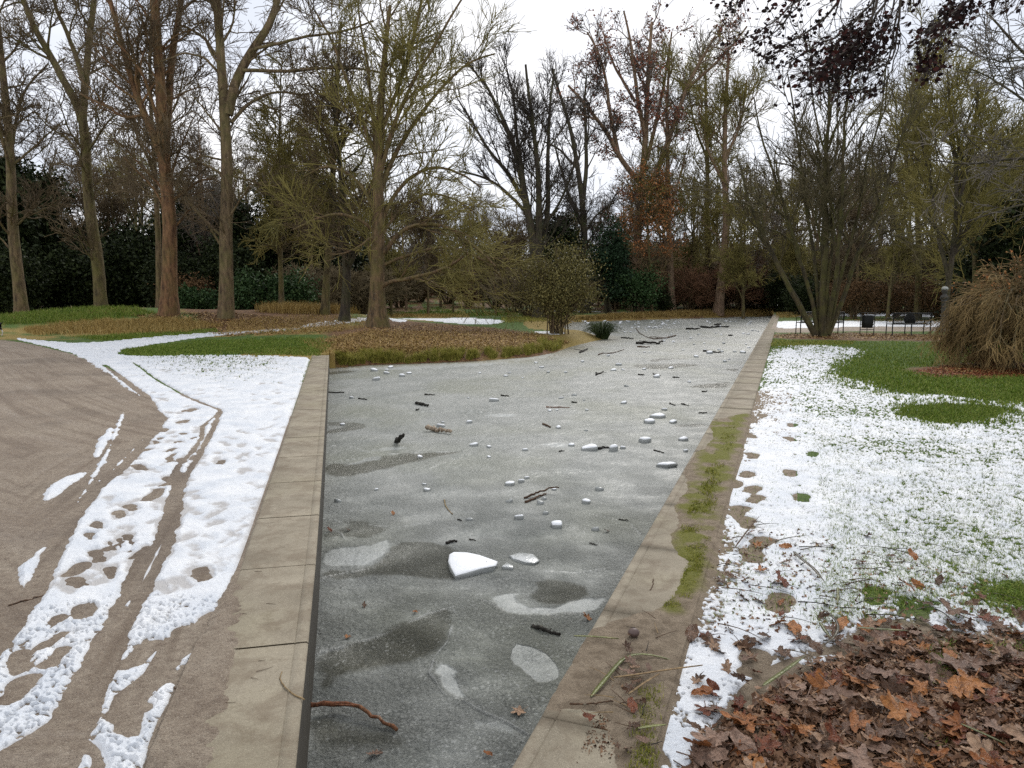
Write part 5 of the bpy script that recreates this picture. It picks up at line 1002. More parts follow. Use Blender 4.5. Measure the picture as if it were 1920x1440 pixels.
while cnt < 110:
    x_ = rg_.uniform(1070, 1435); y_ = 603+60*rg_.random()**1.7; 
    if x_ > 1445-(y_-592)*.575-6 or (y_ > 622 and x_ < 1165+(y_-620)): continue
    if rg_.random() < .35: x_ = rg_.uniform(1090, 1250); y_ = rg_.uniform(604, 616)
    o = ice_chunk(x_, y_, rg_.uniform(3.5, 8), 900+cnt, 'tiny white ice bit in the scatter on the far end of the pond', 'tiny ice bits at the far end of the pond', True); o['category'] = 'ice chunk'; cnt += 1
# big plate
o_ = GG([(841, 1034), (849, 1031), (876, 1032), (901, 1037), (934, 1048), (930, 1056), (903, 1063), (853, 1076), (843, 1060), (839, 1048)], WZ+.05); c0 = o_.mean(0)
rg = np.random.default_rng(5); me = chunk_mesh('ice_plate', (o_-c0), .038, (0, 0), rg); ob('ice_plate', me, [BLOCK, CAP], loc=(c0[0], c0[1], WZ+.004), label='big flat triangular ice plate under clean white snow, with a red leaf against it', cat='ice plate')
for (pts, lb, sd_) in (([(955, 1045), (975, 1040), (1000, 1043), (1012, 1054), (1003, 1060), (985, 1058), (965, 1052)], 'thin grey broken ice plate frozen in right of the white triangular plate', 6), ([(940, 1066), (950, 1058), (962, 1064), (962, 1069)], 'small grey triangular ice shard between the white plate and the thin grey plate', 7)):
    o_ = GG(pts, WZ); c0 = o_.mean(0); me = chunk_mesh('ice_plate', (o_-c0), .012, (.0, .02), np.random.default_rng(sd_), False); ob('ice_plate', me, [BLOCK, CAP], loc=(c0[0], c0[1], WZ+.006), label=lb, cat='ice plate')
# sticks
W_BLACK = bark('wet_black_wood', (.008, .007, .006), (.03, .026, .022), (.03, .03, .02), .2, 8)
W_RED = bark('wet_red_wood', (.05, .018, .010), (.20, .075, .035), (.22, .13, .06), .35, 8)
W_BIRCH = bark('birch_wood', (.16, .11, .07), (.48, .40, .30), (.06, .04, .03), .35, 6)
W_DRY = bark('dry_stalk', (.13, .085, .045), (.30, .21, .11), (.2, .17, .07), .4, 6)
W_BROWN = bark('brown_stick', (.03, .018, .012), (.10, .055, .03), (.10, .07, .04), .3, 8)
def stick(name, label, pts, rpx, mat, cat='stick', z=WZ, side=(), lift=None, group=None, sides=8, seed=1):
    "stick lying along ground pixels; lift: height of each point above the surface (m)"
    rg = np.random.default_rng(seed+int(pts[0][0])); P3 = [];
    for i, (a, b) in enumerate(pts):
        l = lift[i] if lift else 0; P3.append(np.array(G(a, b, (z if z is not None else .004)+l)))
    P3 = np.array(P3); D0 = P3[:, 1].mean(); r0 = rpx*.5*D0/F; P3[:, 2] += r0*.8
    n = 16 if len(pts) > 2 else 8; q = resample(P3, n); L_ = np.linalg.norm(np.diff(q, axis=0), axis=1).sum()
    q[1:-1] += rg.normal(size=(n-2, 3))*r0*.35; r = np.linspace(r0, r0*.6, n)*(1+rg.normal(size=n)*.10)
    loc = q[0].copy(); q = np.concatenate([[q[0]+(q[0]-q[1])*.02], q, [q[-1]+(q[-1]-q[-2])*.02]]); r = np.concatenate([[r0*.15], r, [r[-1]*.15]])
    parts = [tubes((q-loc)[None], r[None], sides)]
    for (t, dx, dy, s_) in side:
        i = int(t*(n-1)); a = q[i]-loc; e = np.array([dx, dy, .12*math.hypot(dx, dy)+.005])*s_; pp_ = resample([a, a+e*.5, a+e], 6); parts.append(tubes(pp_[None], np.linspace(r0*.5, r0*.25, 6)[None], 6))
    V, Q = join(parts); me = mesh_from(name, V, quads=Q); return ob(name, me, mat, loc=tuple(loc), label=label, cat=cat, group=group)
stick('branch', 'reddish brown bent branch jutting from under the left kerb onto the ice', [(548, 1326), (600, 1326), (650, 1321), (668, 1324), (700, 1345), (722, 1360), (744, 1372)], 11, W_RED, 'branch', side=[(.62, -.09, -.02, 1.0)], lift=[.03, .03, .03, .035, .02, .01, .005], sides=10)
stick('stick', 'small black stick with a nub on the ice right of centre foreground', [(998, 1176), (1012, 1181), (1032, 1187), (1050, 1192)], 9, W_BLACK, side=[(.75, .02, .03, .8)])
stick('stick', 'short black bark piece on the ice above the white triangular plate', [(836, 1020), (857, 1016)], 6, W_BLACK)
stick('birch_log', 'pale birch log with a snowy stub lying in the left middle of the pond', [(800, 806), (815, 808), (830, 810), (844, 813)], 9, W_BIRCH, 'log', side=[(.35, -.05, .16, 1.0)], lift=[.02, .01, .01, .01], sides=10)
stick('stump_stick', 'broken black stick standing tilted out of the ice left of the birch log', [(743, 832), (750, 826), (757, 818)], 9, W_BLACK, 'stick', lift=[-.02, .08, .17], side=[(.7, .03, 0, 1.5)])
stick('stick', 'dark wedge-shaped piece of wood on the ice behind the tilted black stick', [(781, 758), (790, 760), (804, 763)], 6, W_BLACK)
stick('stick', 'upper and longer of the two crossed dark sticks in the middle of the ice', [(983, 935), (1000, 928), (1020, 921), (1035, 916), (1048, 916)], 4.5, W_BROWN, side=[(.7, .02, .04, 1)], lift=[.0, .02, .03, .04, .05])
stick('stick', 'lower and shorter of the two crossed dark sticks in the middle of the ice', [(985, 943), (1000, 937), (1015, 931), (1024, 928)], 5, W_BROWN)
stick('stalk', 'thin curved pale stalk with dark ends on the ice left of the crossed sticks', [(833, 938), (835, 948), (841, 958), (849, 965)], 2.5, W_DRY, 'stalk')
stick('stick', 'thin straight reddish stick in the upper middle of the pond', [(1024, 764), (1068, 765)], 2.5, W_RED)
stick('stick', 'short reddish stick lying slanted in the middle of the pond', [(1018, 796), (1032, 802)], 4, W_BROWN)
for i, p in enumerate([[(796, 741), (815, 741)], [(672, 748), (688, 750)], [(940, 742), (954, 744)], [(1256, 757), (1266, 761)], [(1278, 758), (1291, 761)], [(602, 737), (645, 737)], [(1072, 755), (1082, 756)], [(1225, 702), (1238, 705)], [(1117, 704), (1125, 700)], [(1197, 703), (1208, 704)], [(1310, 775), (1326, 775)], [(1262, 708), (1274, 709)], [(1048, 847), (1058, 846)],
                       [(1226, 845), (1245, 850)], [(858, 975), (866, 977)], [(880, 1012), (892, 1014)], [(1160, 975), (1178, 977)], [(1105, 1020), (1120, 1022)], [(780, 770), (786, 768)], [(1316, 735), (1326, 735)]]):
    stick('twig', 'short dark twig frozen flat onto the grey ice', p, 3, W_BLACK, 'twig', group='short dark twigs on the pond', seed=i)
stick('stick', 'tiny forked dark twig between the white chunks in the upper pond', [(1117, 700), (1124, 702), (1131, 697)], 3, W_BLACK, side=[(.5, .15, -.1, 1)])
stick('driftwood', 'black driftwood branch with raised end lying on the far part of the ice', [(1194, 645), (1210, 645), (1222, 643), (1232, 646), (1243, 641)], 5, W_BLACK, 'branch', side=[(.4, -.3, .3, 1)], lift=[0, .02, .05, 0, .06])
stick('driftwood', 'thin grey pole lying just in front of the black driftwood branch', [(1195, 651), (1219, 652)], 3, W_BROWN, 'branch')
stick('driftwood', 'short dark log lying left in the dark litter of sticks at the far end', [(1286, 618), (1313, 618)], 4, W_BLACK, 'log')
stick('driftwood', 'long dark branch pieces in the middle of the far end of the ice', [(1315, 614), (1330, 616), (1350, 613), (1366, 614)], 4, W_BLACK, 'branch', side=[(.3, -.4, .5, 1), (.6, .5, .6, 1)])
stick('driftwood', 'dark stick with a fork near the far right end of the ice', [(1340, 610), (1352, 609)], 3.5, W_BLACK, 'branch')
stick('driftwood', 'dark stick lying next to white ice bits left of the right kerb', [(1319, 659), (1335, 661), (1352, 662)], 3.5, W_BLACK, 'branch')
stick('driftwood', 'small dark log piece close to the far part of the right kerb', [(1366, 630), (1374, 630)], 3.5, W_BLACK, 'log')
stick('driftwood', 'wavy thin grey branch lying on the ice in front of the sedge tussock', [(1122, 666), (1130, 662), (1145, 664), (1158, 660), (1170, 656)], 2.2, W_BROWN, 'branch')
stick('driftwood', 'forked black twig on the ice at the tip of the grassy bank', [(1087, 662), (1094, 659), (1102, 655)], 3.5, W_BLACK, 'branch', side=[(.5, -.3, .2, 1)])
stick('driftwood', 'black twig lying on the ice right of the sedge tussock', [(1165, 634), (1176, 635), (1187, 636)], 3, W_BLACK, 'branch')
bw = stick('brushwood', 'fallen leafless bough with fine twigs on the ice right of the sedge', [(1267, 630), (1242, 636), (1215, 636), (1200, 630), (1192, 616)], 2.6, W_BROWN, 'branch', lift=[0, .02, .05, .2, .5], side=[(.7, -.5, .1, 1), (.8, .2, .1, 1.2), (.6, -.4, -.2, 1.2), (.9, .3, .2, .8)])
# pale debris lump
ice_chunk(1150, 845, 17, 671, 'pale brown-flecked snow lump beside the long chunk in mid pond', None, True, .7)
stick('twig', 'black twig caught between the long ice chunk and the pale lump', [(1122, 843), (1134, 840), (1146, 841)], 5, W_BLACK, 'twig')
# ------------------------------------------------------------------ leaves
def leaf_proto(seed, kind):
    rg = np.random.default_rng(seed); N = 72; th = np.arange(N)/N*6.283
    if kind == 'plane':
        r = np.zeros(N); lobes = [(1.5708, 1.0, .60), (.62, .90, .50), (2.52, .90, .50), (-.35, .66, .42), (3.49, .66, .42)]
        r += .42
        for a, L_, w_ in lobes:
            d = np.abs((th-a+math.pi) % (2*math.pi)-math.pi); r = np.maximum(r, L_*np.clip(1-(d/w_)**1.3, 0, 1)*.64+.36+.05*np.sign(np.sin(d*26)))
        r *= 1+.07*np.abs(((th*11/6.283) % 1)-.5)*2*np.sign(rg.normal()+2); d = np.abs((th+1.5708+math.pi) % (2*math.pi)-math.pi); r *= 1-.45*np.exp(-(d/.35)**2)
    elif kind == 'oval': r = 1/np.sqrt((np.cos(th)/.55)**2+(np.sin(th)/1.0)**2)*(1+.04*np.sin(th*15)); r = r*.95
    else:
        r = 1/np.sqrt((np.cos(th)/.5)**2+np.sin(th)**2)*(.85+.22*np.cos(th*8+.4)); 
    K = 5; V = [(0, 0, 0)]; cv = rg.uniform(-.25, .75); cx = rg.uniform(-.5, .5); tw_ = rg.uniform(-.4, .4); ph = rg.uniform(0, 6)
    rid = [1.5708, .62, 2.52, -.35, 3.49] if kind == 'plane' else [1.5708, -1.5708]
    for k in range(1, K+1):
        s = k/K
        for j in range(N):
            x = math.cos(th[j])*r[j]*s; y = math.sin(th[j])*r[j]*s; dd = min(abs((th[j]-a+math.pi) % (2*math.pi)-math.pi) for a in rid)
            z = cv*(x*x*.8+y*y*.25)+cx*y*abs(y)*.5+tw_*x*y+.10*s*min(dd, .5)*(1 if kind == 'plane' else .6)+.055*math.sin(4*x+ph)*math.cos(5*y+ph)*s+.06*s*s*math.sin(th[j]*5+ph)+.05*max(0, s-.7)*math.sin(th[j]*9+ph*2)*3
            V.append((x, y, z))
    fs = [(0, 1+j, 1+(j+1) % N) for j in range(N)]
    for k in range(K-1):
        for j in range(N): fs.append((1+k*N+j, 1+(k+1)*N+j, 1+(k+1)*N+(j+1) % N, 1+k*N+(j+1) % N))
    nv = len(V); st_ = resample([(0, 0, .01), (0.05, -.45, .03), (.12, -1.0, .12+cv*.2)], 6)
    tv, tq = tubes(st_[None], np.linspace(.022, .03, 6)[None], 5); V += [tuple(v) for v in tv]; fs += [tuple(int(i)+nv for i in q) for q in tq]
    V = np.array(V); V[:, 2] -= V[:nv, 2].min(); return mesh_from('leaf', V, faces=fs)
def leafm(name, c1, c2, vein, rough=.45):
    m = NM(name); oi = m.n('ObjectInfo'); c = m.mix(oi.outputs['Random'], c1, c2)
    c = m.mix(m.ramp(m.noise(3.5, 5, .65), [(.42, 0.), (.65, .75)]), c, tuple(v*.35 for v in c1)); c = m.mix(m.ramp(m.noise(9, 3), [(.6, 0.), (.7, .5)]), c, vein)
    m.col(c); m.rough(rough); m.bump(m.noise(7, 5, .6), .6, .06); return m.m
LM = [('orange-brown', leafm('leaf_orange', (.28, .095, .028), (.46, .20, .065), (.52, .30, .12))), ('dark brown', leafm('leaf_dark', (.09, .048, .028), (.19, .105, .06), (.25, .16, .10), .38)), ('pale tan', leafm('leaf_tan', (.30, .18, .11), (.46, .30, .19), (.5, .38, .26))), ('red-brown', leafm('leaf_red', (.13, .035, .016), (.22, .07, .03), (.25, .12, .06), .38)), ('purplish brown', leafm('leaf_purple', (.19, .115, .08), (.33, .21, .15), (.42, .31, .23)))]
LP = {}
for k in range(5):
    for s_ in range(5):
        me = leaf_proto(s_+10 if s_ < 3 else s_+20, ['plane', 'plane', 'oval', 'oak', 'plane'][s_]).copy(); me.materials.append(LM[k][1]); LP[(k, s_)] = me
def leaf(px, py, size, k, s_, rz, label, group=None, z=None, tilt=(0, 0), cat='leaf', up=0.0):
    b = np.array(G(px, py, .012 if z is None else z)); o = ob('fallen_leaf', LP[(k, s_)], loc=(b[0], b[1], b[2]+.004+up), label=label, cat=cat, group=group)
    o.rotation_euler = (tilt[0], tilt[1], rz); sc = size*.5; o.scale = (sc, sc, sc); return o
lr = random.Random(21)
zone = np.array([(1245, 1470), (1275, 1415), (1340, 1350), (1430, 1285), (1540, 1232), (1640, 1195), (1700, 1185), (1800, 1200), (1985, 1215), (1985, 1475)])
pts = px_sample(zone, 285, np.random.default_rng(33), .85)
for i, p in enumerate(pts):
    k = lr.choices([0, 1, 2, 3, 4], [.22, .30, .13, .12, .23])[0]; s_ = lr.choices([0, 1, 2, 3, 4], [.27, .25, .17, .13, .18])[0]; size = lr.choice([lr.uniform(.07, .13), lr.uniform(.10, .19)])*(1 if s_ in (0, 1, 4) else .72)
    o = ob('fallen_leaf', LP[(k, s_)], loc=(p[0], p[1], p[2]+.004+lr.random()*.022), label='%s withered leaf lying in the leaf litter at lower right' % LM[k][0], cat='leaf', group='%s leaves in the leaf litter' % LM[k][0])
    o.rotation_euler = (lr.gauss(0, .24), lr.gauss(0, .24), lr.uniform(0, 6.28)); o.scale = (size*.5,)*3
for (x_, y_, s, k, s_, rz, tl, lb) in [
    (1680, 1352, .17, 0, 0, .3, (.5, .3), 'large curled glossy orange leaf standing out in the litter at lower right'), (1795, 1265, .20, 4, 1, 1.0, (.15, 0), 'large flat purplish-brown plane leaf with a raised lobe at the right'), (1825, 1255, .15, 4, 0, 2.0, (-.5, .1), 'purplish-brown leaf with upright point beside the largest flat leaf'),
    (1790, 1160, .20, 1, 1, .2, (.1, .2), 'large dark brown pointed leaf lying on the snow edge at the right'), (1695, 1107, .11, 0, 2, 1.2, (.4, .2), 'upright orange leaf on the snow above the litter'), (1462, 1098, .12, 3, 2, .4, (.3, .4), 'rust-coloured folded leaf on the snow above the long footprint'), (1590, 1290, .13, 0, 2, 1.4, (.3, .2), 'golden-orange oval leaf at the top of the leaf litter'),
    (1185, 1338, .075, 3, 2, .1, (.05, .05), 'flat pinkish-red oval leaf on the muddy kerb'), (1105, 1358, .075, 3, 0, 1.1, (.3, .2), 'curled orange-red leaf on the near end of the right kerb'), (1178, 1272, .085, 4, 3, 1.3, (.1, .1), 'pale pinkish lobed leaf on the mud under the green blade'), (1305, 1290, .06, 2, 1, .3, (.1, 0), 'small pale tan leaf in the bare footprint by the litter'),
    (1190, 1262, .06, 2, 3, 2.2, (.1, 0), 'small pinkish lobed leaf above the pale pinkish one on the mud'), (1315, 1412, .13, 0, 4, 2.5, (.7, .2), 'bright orange folded leaf at the bottom edge of the snow'), (1560, 1395, .12, 3, 0, .5, (.7, .5), 'deep red-brown curled leaf near the bottom edge'), (1495, 1385, .12, 0, 1, 1.5, (.2, .4), 'light orange leaf left of the deep red-brown curled leaf'),
    (1710, 980+70, .09, 0, 2, .1, (.3, 0), 'small rust leaf lying alone on the snow below the thin stalks'), (1390, 1285, .10, 1, 4, 2.1, (.8, .4), 'blackish crumpled leaf at the lower tip of the snow'), (1300, 1375, .06, 1, 2, 1.0, (.1, 0), 'small brown oval leaf lying on the narrow snow strip'), (1525, 1225, .10, 1, 2, .4, (.2, 0), 'dull brown leaf half on the snow at the litter edge'), (1640, 1330, .12, 2, 3, 1.2, (.1, .1), 'pale tan lobed leaf left of the large curled glossy leaf')]:
    leaf(x_, y_, s, k, s_, rz, lb, tilt=tl, up=.02)
for (x_, y_, s, k, s_, rz, tl, lb) in [
    (1103, 1161, .09, 0, 4, 1.0, (.6, .3), 'orange curled leaf at the edge of the ice beside the right kerb'), (913, 1064, .07, 3, 0, .4, (1.0, 0), 'red-orange leaf standing against the white triangular ice plate'), (652, 1196, .05, 0, 1, .6, (.05, 0), 'small orange maple leaf frozen in the ice near the left kerb'), (780, 1148, .045, 0, 1, 2.0, (.0, .0), 'faint orange maple leaf sunk in the ice at the foot of the dark patch'),
    (702, 1416, .075, 4, 3, 2.2, (.15, .1), 'large faded pink-brown leaf on the ice near the bottom of the picture'), (915, 1416, .045, 0, 2, 1.2, (0, 0), 'tiny orange leaf frozen in at the bottom edge of the ice'), (683, 1136, .055, 1, 3, .3, (.3, .2), 'dark curled leaf with a stem on the ice left of the orange leaves'), (737, 964, .06, 0, 2, .4, (.2, 0), 'tiny orange leaf left of the curved pale stalk'),
    (975, 1335, .09, 2, 4, 2.0, (0, 0), 'pale tan leaf frozen under the ice beside the right kerb'), (618, 995, .06, 3, 2, 1.0, (.4, 0), 'small red-brown leaf left of the dark wedge of ice by the left kerb'), (651, 995, .06, 1, 2, 2.0, (.4, 0), 'small dark leaf right of the small red-brown leaf by the left kerb'), (1137, 997, .06, 3, 2, 2.0, (.3, 0), 'tiny red-brown leaf beside a clear ice chunk near the right kerb')]:
    leaf(x_, y_, s, k, s_, rz, lb, tilt=tl, z=WZ+.004)
sp_ = px_sample([(1290, 1200), (1420, 1170), (1900, 1120), (1990, 1200), (1600, 1260), (1400, 1330), (1250, 1420)], 90, np.random.default_rng(49), 1)
for p in sp_:
    k = lr.choices([0, 1, 2, 3, 4], [.2, .4, .08, .17, .15])[0]; s_ = lr.randrange(5); size = lr.uniform(.05, .13)
    o = ob('fallen_leaf', LP[(k, s_)], loc=(p[0], p[1], p[2]+.014), label='%s withered leaf at the ragged edge between litter and snow' % LM[k][0], cat='leaf', group='%s leaves at the litter edge' % LM[k][0]); o.rotation_euler = (lr.gauss(0, .3), lr.gauss(0, .3), lr.uniform(0, 6.28)); o.scale = (size*.5,)*3
sp_ = px_sample([(1300, 1020), (1420, 980), (1560, 990), (1900, 1060), (1900, 1190), (1500, 1230), (1300, 1220)], 44, np.random.default_rng(44), 1)
for p in sp_:
    k = lr.choices([0, 1, 3], [.12, .65, .23])[0]; s_ = lr.randrange(5); size = lr.uniform(.05, .10)
    o = ob('fallen_leaf', LP[(k, s_)], loc=(p[0], p[1], p[2]+.014), label='%s withered leaf lying singly on the trodden snow at right' % LM[k][0], cat='leaf', group='%s leaves on the snow' % LM[k][0]); o.rotation_euler = (lr.gauss(0, .4), lr.gauss(0, .4), lr.uniform(0, 6.28)); o.scale = (size*.5,)*3
sp_ = px_sample([(1040, 1320), (1090, 1220), (1130, 1180), (1230, 1175), (1240, 1280), (1220, 1440), (1150, 1440), (1130, 1345)], 46, np.random.default_rng(45), 1)
for p in sp_:
    k = lr.choices([1, 4, 3], [.6, .3, .1])[0]; s_ = lr.randrange(5); size = lr.uniform(.035, .07)
    o = ob('fallen_leaf', LP[(k, s_)], loc=(p[0], p[1], .040), label='%s wet leaf stuck on the mud over the right kerb' % LM[k][0], cat='leaf', group='%s leaves on the muddy kerb' % LM[k][0]); o.rotation_euler = (lr.gauss(0, .3), lr.gauss(0, .3), lr.uniform(0, 6.28)); o.scale = (size*.5,)*3
# ------------------------------------------------------------------ reed blades and stalks
REEDG = leafm('reed_green', (.09, .10, .03), (.16, .17, .05), (.25, .24, .10), .4); REEDB = leafm('reed_brown', (.035, .03, .015), (.08, .06, .03), (.13, .10, .05), .4)
def reed(label, pts, wpx, mat, lift=.02, group=None, arch=0.0):
    P3 = np.array([G(a, b, .0) for a, b in pts]); P3[:, 2] = np.maximum(P3[:, 2], 0)+lift; q = resample(P3, 14); t = np.linspace(0, 1, 14); q[:, 2] += arch*np.sin(t*math.pi); D0 = q[:, 1].mean()
    w_ = wpx*.5*D0/F*np.clip(np.minimum(t*6+.5, (1-t)*3+.08), 0, 1); tg = nrm(np.gradient(q, axis=0)); sd_ = nrm(np.cross(tg, [0, 0, 1])); loc = q[0].copy(); q = q-loc
    V = np.concatenate([q+sd_*w_[:, None]+[0, 0, .002], q-np.array([0, 0, .003]), q-sd_*w_[:, None]+[0, 0, .002], q+np.array([0, 0, .0015])]); f = []
    for i in range(13):
        for a in range(4): b = (a+1) % 4; f.append((a*14+i, a*14+i+1, b*14+i+1, b*14+i))
    return ob('reed_blade', mesh_from('reed_blade', V, faces=f), mat, loc=tuple(loc), label=label, cat='reed blade', group=group)
reed('long bent green reed blade arching over the mud on the right kerb', [(1108, 1320), (1140, 1285), (1165, 1255), (1180, 1243), (1215, 1240), (1256, 1249)], 9, REEDG, .03, arch=.012)
reed('orange-brown reed stalk reaching from the mud onto the snow', [(1150, 1292), (1190, 1287), (1240, 1279), (1317, 1268)], 5, W_DRY, .05)
reed('short yellowish stalk crossing below the orange-brown stalk', [(1178, 1322), (1205, 1302), (1237, 1282)], 5, W_DRY, .045)
reed('short yellow-green blade lying at the edge of the narrow snow strip', [(1196, 1385), (1222, 1381), (1249, 1378)], 8, REEDG, .04)
reed('pale green blade lying across the end of the clean kerb', [(1076, 1208), (1110, 1209), (1160, 1213)], 5, REEDG, .04)
reed('green blade sticking out of the litter below the snow, left', [(1430, 1308), (1465, 1283), (1510, 1250)], 9, REEDG, .05)
reed('bright green straight blade at the top edge of the leaf litter', [(1608, 1196), (1650, 1199), (1702, 1202)], 7, REEDG, .05)
reed('curved brown-green blade looping at the edge of snow and litter', [(1540, 1158), (1562, 1172), (1572, 1192), (1565, 1212), (1545, 1226)], 6, REEDB, .045)
reed('short green blade inside the looping brown-green blade', [(1536, 1184), (1546, 1200), (1556, 1213)], 8, REEDG, .045)
reed('yellow-green thin blade near the bottom right corner', [(1800, 1387), (1840, 1405), (1882, 1425)], 6, REEDG, .06)
reed('upright short green blade standing in the snow above the litter', [(1570, 1112), (1571, 1128), (1570, 1142)], 6, REEDG, .03)
reed('dark bent reed blade on the snow between the two footprint rows', [(1487, 1043), (1505, 1060), (1525, 1075), (1545, 1100)], 7, REEDB, .03)
reed('thin dark stem leaning across the big bare footprint', [(1378, 1035), (1400, 1005), (1423, 976)], 3, W_BROWN, .03)
stick('twig', 'thin curled pale twig lying at the edge of the left kerb', [(571, 1313), (545, 1300), (530, 1285), (524, 1272), (529, 1260)], 3, W_DRY, 'twig', z=.016, side=[(.5, -.02, .01, 1)])
stick('twig', 'brown twig lying on the path in front of the left wheel track', [(16, 1137), (45, 1128), (82, 1117)], 4, W_BROWN, 'twig', z=None)
stick('twig', 'dark twig on the muddy soil left of the near kerb', [(326, 1290), (345, 1300), (352, 1308)], 3, W_BROWN, 'twig', z=None)
stick('twig', 'thin curved twig on the dry part of the right kerb', [(1225, 1087), (1224, 1098), (1219, 1108)], 2.5, W_BROWN, 'twig', z=.016)
stick('twig', 'reddish stem lying along the muddy part of the right kerb', [(1068, 1321), (1100, 1322), (1150, 1316)], 4, W_BROWN, 'twig', z=.03)
m = NM('stone'); m.col(m.mix(m.noise(9), (.06, .04, .035), (.13, .09, .08))); m.rough(.5); STONE = m.m
rg = np.random.default_rng(8); b = G(1187, 1192, .03); nV = []; 
import bmesh
bm = bmesh.new(); bmesh.ops.create_icosphere(bm, subdivisions=3, radius=.024)
for v in bm.verts: v.co = Vector((v.co.x*1.1, v.co.y, v.co.z*.85))*(1+.12*math.sin(v.co.x*90)*math.cos(v.co.y*70))
me = bpy.data.meshes.new('stone'); bm.to_mesh(me); bm.free()
for p in me.polygons: p.use_smooth = True
ob('stone', me, STONE, loc=(b[0], b[1], .045), label='rounded brown stone on the mud of the right kerb', cat='stone')
# random dark stalks on the snow
rk = random.Random(12); q = px_sample([(1330, 1010), (1400, 970), (1520, 985), (1700, 1000), (1920, 1090), (1850, 1200), (1500, 1240), (1290, 1230)], 80, np.random.default_rng(46), 1)
for i, p in enumerate(q):
    a = rk.gauss(-.35, .5); L_ = rk.uniform(.05, .28); n_ = 6; t = np.linspace(0, 1, n_)[:, None]; bend = rk.gauss(0, .15); d = np.array([math.cos(a), math.sin(a), 0]); s = np.array([-d[1], d[0], 0]); pts_ = d*t*L_+s*bend*L_*t*t+np.array([0, 0, 1])*.012*np.sin(t*3)
    V, Q = tubes(pts_[None], np.linspace(rk.uniform(.0015, .004), .001, n_)[None], 5); me = mesh_from('dry_stalk', V, quads=Q)
    ob('dry_stalk', me, (REEDB, W_BROWN, W_BLACK)[i % 3], loc=(p[0], p[1], p[2]+.017), label='thin dark stalk lying on the trodden snow at right', cat='stalk', group='thin dark stalks strewn over the snow')
q = px_sample([(1080, 1200), (1240, 1160), (1230, 1440), (1130, 1440), (1040, 1320)], 34, np.random.default_rng(47), 1)
for i, p in enumerate(q):
    a = rk.uniform(0, 3.14); L_ = rk.uniform(.04, .14); n_ = 6; t = np.linspace(0, 1, n_)[:, None]; d = np.array([math.cos(a), math.sin(a), 0]); s = np.array([-d[1], d[0], 0]); pts_ = d*t*L_+s*rk.gauss(0, .2)*L_*t*t
    V, Q = tubes(pts_[None], np.linspace(.0022, .001, n_)[None], 5); ob('thin_twig', mesh_from('thin_twig', V, quads=Q), (W_BROWN, W_DRY, W_BLACK)[i % 3], loc=(p[0], p[1], .038), label='thin broken twig lying on the mud over the right kerb', cat='twig', group='thin twigs on the muddy kerb')
q = px_sample([(560, 1440), (580, 1150), (460, 1050), (330, 1300), (270, 1440)], 26, np.random.default_rng(48), 1)
for i, p in enumerate(q):
    a = rk.uniform(-.6, .6); L_ = rk.uniform(.02, .07); n_ = 5; t = np.linspace(0, 1, n_)[:, None]; d = np.array([math.cos(a), math.sin(a), 0]); s = np.array([-d[1], d[0], 0]); pts_ = d*t*L_+s*rk.gauss(0, .25)*L_*t*t
    V, Q = tubes(pts_[None], np.linspace(.0013, .0007, n_)[None], 4); ob('twig_bit', mesh_from('twig_bit', V, quads=Q), W_BROWN, loc=(p[0], p[1], .018), label='tiny brown twig bit lying on or beside the left kerb', cat='twig', group='tiny twig bits by the left kerb')

